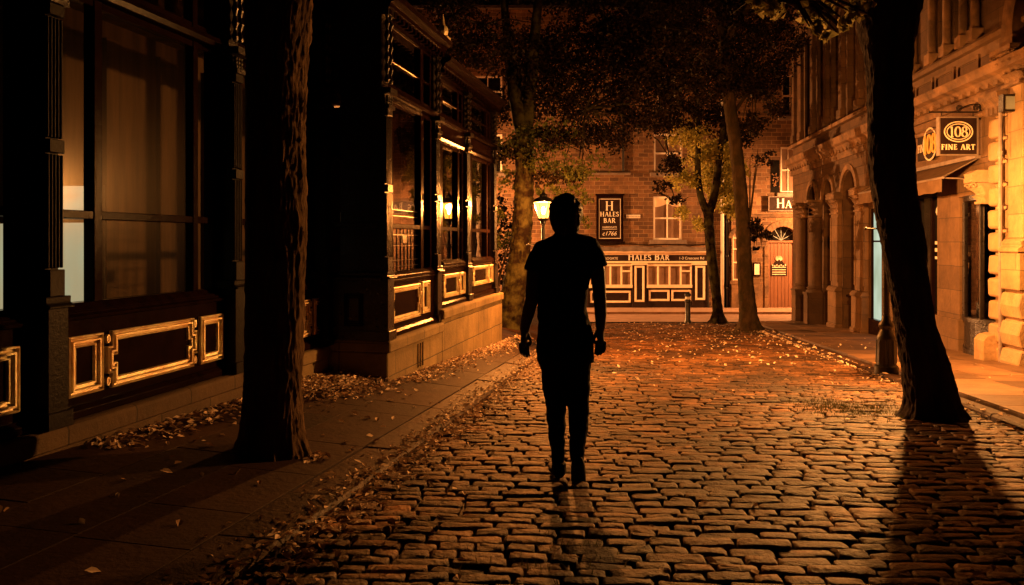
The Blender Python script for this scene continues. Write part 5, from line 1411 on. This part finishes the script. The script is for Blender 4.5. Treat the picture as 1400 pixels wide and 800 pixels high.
def torso(g=0, hem=None):
    rows = [(772,319,.062,.052),(772.5,323,.076,.058),(773,327.5,.145,.070),(773.5,333,.185,.080),(774,343,.205,.092),(773.5,360,.185,.104),(769.8,385,.155,.112),(769,405,.149,.108),(769,422,.150,.104),(770,440,.153,.106),(772,460,.164,.112),(773,476,.168,.118),(773,490,.172,.120),(773,505,.165,.115)]
    if hem: rows = [r_ for r_ in rows if r_[1] <= hem]
    return loft([q(x, y) for x, y, a, c in rows], [(a+g, c+g) for x, y, a, c in rows], 24)
# arms: shoulder, elbow, wrist
AL = [q(738,353), q(731,372,.0), q(727,412,-.02), q(722,432,.0), q(717,456,.03)]; ARL = [.058,.050,.042,.040,.030]
AR = [q(810,353), q(817,374,-.01), q(819.5,412,-.03), q(821,432,-.01), q(821.5,453,.02)]; ARR = [.056,.048,.040,.038,.029]
LL = [q(758,494,0), q(757.5,515,.0), q(759,545,.0), q(760.5,572,.01), q(761,590,-.015), q(762.5,615,-.01), q(763.5,634,.0), q(764,647,.0)]; LRL = [.084,.077,.064,.053,.052,.041,.032,.034]
LR = [q(788,494,0), q(790,515,.0), q(790.5,545,-.01), q(791,572,-.02), q(790,590,-.06), q(788,610,-.10), q(787,624,-.13)]; LRR = [.082,.073,.062,.056,.055,.044,.036]
def hand(wr, side, curl):
    """palm, four fingers of their own length and a thumb off its side, hanging relaxed"""
    out = []; W = Vector(wr)
    down = Vector((-.10*side*-1, .12, -1)).normalized(); fwd = Vector((0,1,0)); fwd = (fwd - down*fwd.dot(down)).normalized(); inn = down.cross(fwd)*1
    if inn.x*side > 0: inn = -inn
    fwd, inn = fwd*.62 + inn*.78, inn*.62 - fwd*.78                       # towards the body
    p = lambda a, f, i: tuple(W + down*a + fwd*f + inn*i)
    out.append(loft([p(-.02,0,0), p(.02,0,0), p(.06,.0,.004), p(.095,.002,.010)], [(.024,.030),(.022,.036),(.020,.042),(.017,.040)], 12))
    for k, (f, ln) in enumerate(((.031,.072),(.010,.080),(-.011,.074),(-.031,.058))):
        c = curl*(1+.12*k)
        a1, i1 = .092+ln*.42*math.cos(.25*c), .012+ln*.42*math.sin(.35*c)
        a2, i2 = a1+ln*.33*math.cos(.7*c), i1+ln*.33*math.sin(.7*c)
        a3, i3 = a2+ln*.25*math.cos(1.15*c), i2+ln*.25*math.sin(1.15*c)
        out.append(loft([p(.075,f,.008), p(.092,f,.012), p(a1,f*1.06,i1), p(a2,f*1.08,i2), p(a3,f*1.06,i3)], [.0105,.0108,.0102,.0094,.0078], 10))
    out.append(loft([p(.012,.022,.006), p(.040,.036,.016), p(.066,.044,.024), p(.090,.042,.030)], [.013,.0125,.0105,.008], 10))
    return out
HC = Vector(q(772.5,299))
head = [loft([q(772,268.5+4), q(772,277), q(772.5,290), q(772.5,303), q(772.5,314), q(772.5,322)], [(.035,.04),(.066,.08),(.079,.098),(.077,.098),(.062,.085),(.045,.065)], 20),
        loft([q(772,312,-.0), q(772,326,-.01), q(772,338,-.012)], [(.056,.058),(.058,.058),(.075,.062)], 16)]
# face on the far side: brow, nose, mouth, chin; ears at the sides
f = lambda dx, dy, dz: (HC.x+dx, HC.y+dy, HC.z+dz)
face = [loft([f(0,.092,.012), f(0,.110,-.022), f(0,.090,-.036)], [.008,.014,.011], 8), blob(f(0,.088,-.062), (.026,.012,.007)), blob(f(0,.082,-.095), (.028,.022,.018)),
        blob(f(-.031,.084,.010), (.014,.010,.008)), blob(f(.031,.084,.010), (.014,.010,.008)), blob(f(0,.086,.026), (.055,.012,.009)),
        blob(f(-.081,-.005,-.012), (.010,.020,.030)), blob(f(.081,-.005,-.012), (.010,.020,.030))]
body_bits = [torso(-.004)] + head + face + [loft(AL, ARL), loft(AR, ARR), loft(LL, [r_-.004 for r_ in LRL]), loft(LR, [r_-.004 for r_ in LRR])] + hand(AL[-1], -1, .65) + hand(AR[-1], 1, .6)
body_bits += [loft([q(764,640,-.03), q(763,647,.02), q(761.5,651,.13)], [(.035,.034),(.036,.03),(.034,.016)], 10), loft([q(787,622,-.14), q(788,640,-.10), q(789,652,-.06)], [(.034,.034),(.034,.030),(.034,.018)], 10)]
body = fuse(body_bits, 'body', M['skin'], person, .0065, 4)
sleeves = [loft([q(752,346), q(742,346), q(735,356), q(731,374)], [.050,.069,.069,.066]), loft([q(796,346), q(805,346), q(813,356), q(818,370)], [.050,.067,.069,.065])]
shirt = fuse([torso(.008, 476), loft([q(773,470), q(772.5,485), q(772.3,498)], [(.174,.126),(.180,.130),(.182,.130)], 24)] + sleeves, 'shirt', M['cloth'], person, .008, 5, (.011, 9, 12))
trousers = fuse([loft([q(773,470), q(773,488), q(773,506)], [(.172,.118),(.175,.12),(.160,.115)], 24), loft(LL, [r_+.006 for r_ in LRL]), loft(LR, [r_+.006 for r_ in LRR])], 'trousers', M['denim'], person, .008, 5, (.008, 9, 14))
hair = fuse([blob(q(773.2,294,-.006), (.106,.112,.124)), loft([q(773.2,288,-.01), q(773.2,300,-.014), q(773.4,309,-.018), q(773.6,316,-.022), q(773.6,323,-.026)], [(.103,.104),(.103,.1),(.094,.086),(.082,.064),(.070,.044)], 24)], 'hair', M['hair'], person, .0065, 2, (.010, 38, 16))
b = MB()
s1 = fuse([loft([q(764,645,-.055), q(764,646,-.02), q(763,649,.05), q(760.5,651,.12), q(759.5,652,.17)], [(.036,.040),(.043,.040),(.046,.030),(.048,.022),(.034,.016)], 14), loft([q(764,634,-.01), q(764,648,-.01)], [.046,.05], 14)], 'shoe', M['shoe'], person, .007, 4)
s2 = fuse([loft([q(787,621,-.18), q(787.5,628,-.16), q(788.5,642,-.12), q(789.5,654,-.08), q(789.5,659,-.05)], [(.034,.036),(.043,.046),(.047,.040),(.048,.030),(.036,.022)], 14)], 'shoe', M['shoe'], person, .007, 4)
# ------------------------------------------------------------------ night sky, camera
w = bpy.data.worlds.new('World'); scene.world = w; w.use_nodes = True
N = w.node_tree.nodes; L_ = w.node_tree.links
sky = N.new('ShaderNodeTexSky'); sky.sky_type = 'NISHITA'; sky.sun_disc = False; sky.sun_elevation = R(-5); sky.sun_rotation = R(200)
L_.new(sky.outputs['Color'], N['Background'].inputs['Color']); N['Background'].inputs['Strength'].default_value = .02
cam = bpy.data.cameras.new('camera'); co = bpy.data.objects.new('camera', cam); COL.objects.link(co)
co.location = (0, 0, E); co.rotation_euler = (R(90), 0, 0)
cam.sensor_width = 36; cam.lens = 36*1100/1400; cam.shift_y = -70/1400; cam.clip_end = 2000; cam.clip_start = .05
scene.camera = co
scene.view_settings.view_transform = 'Standard'; scene.view_settings.look = 'None'; scene.view_settings.exposure = 0; scene.view_settings.gamma = 1
scene.cycles.use_denoising = True
scene.cycles.max_bounces = 6; scene.cycles.transparent_max_bounces = 12; scene.cycles.sample_clamp_indirect = 4
scene.cycles.caustics_reflective = False; scene.cycles.caustics_refractive = False
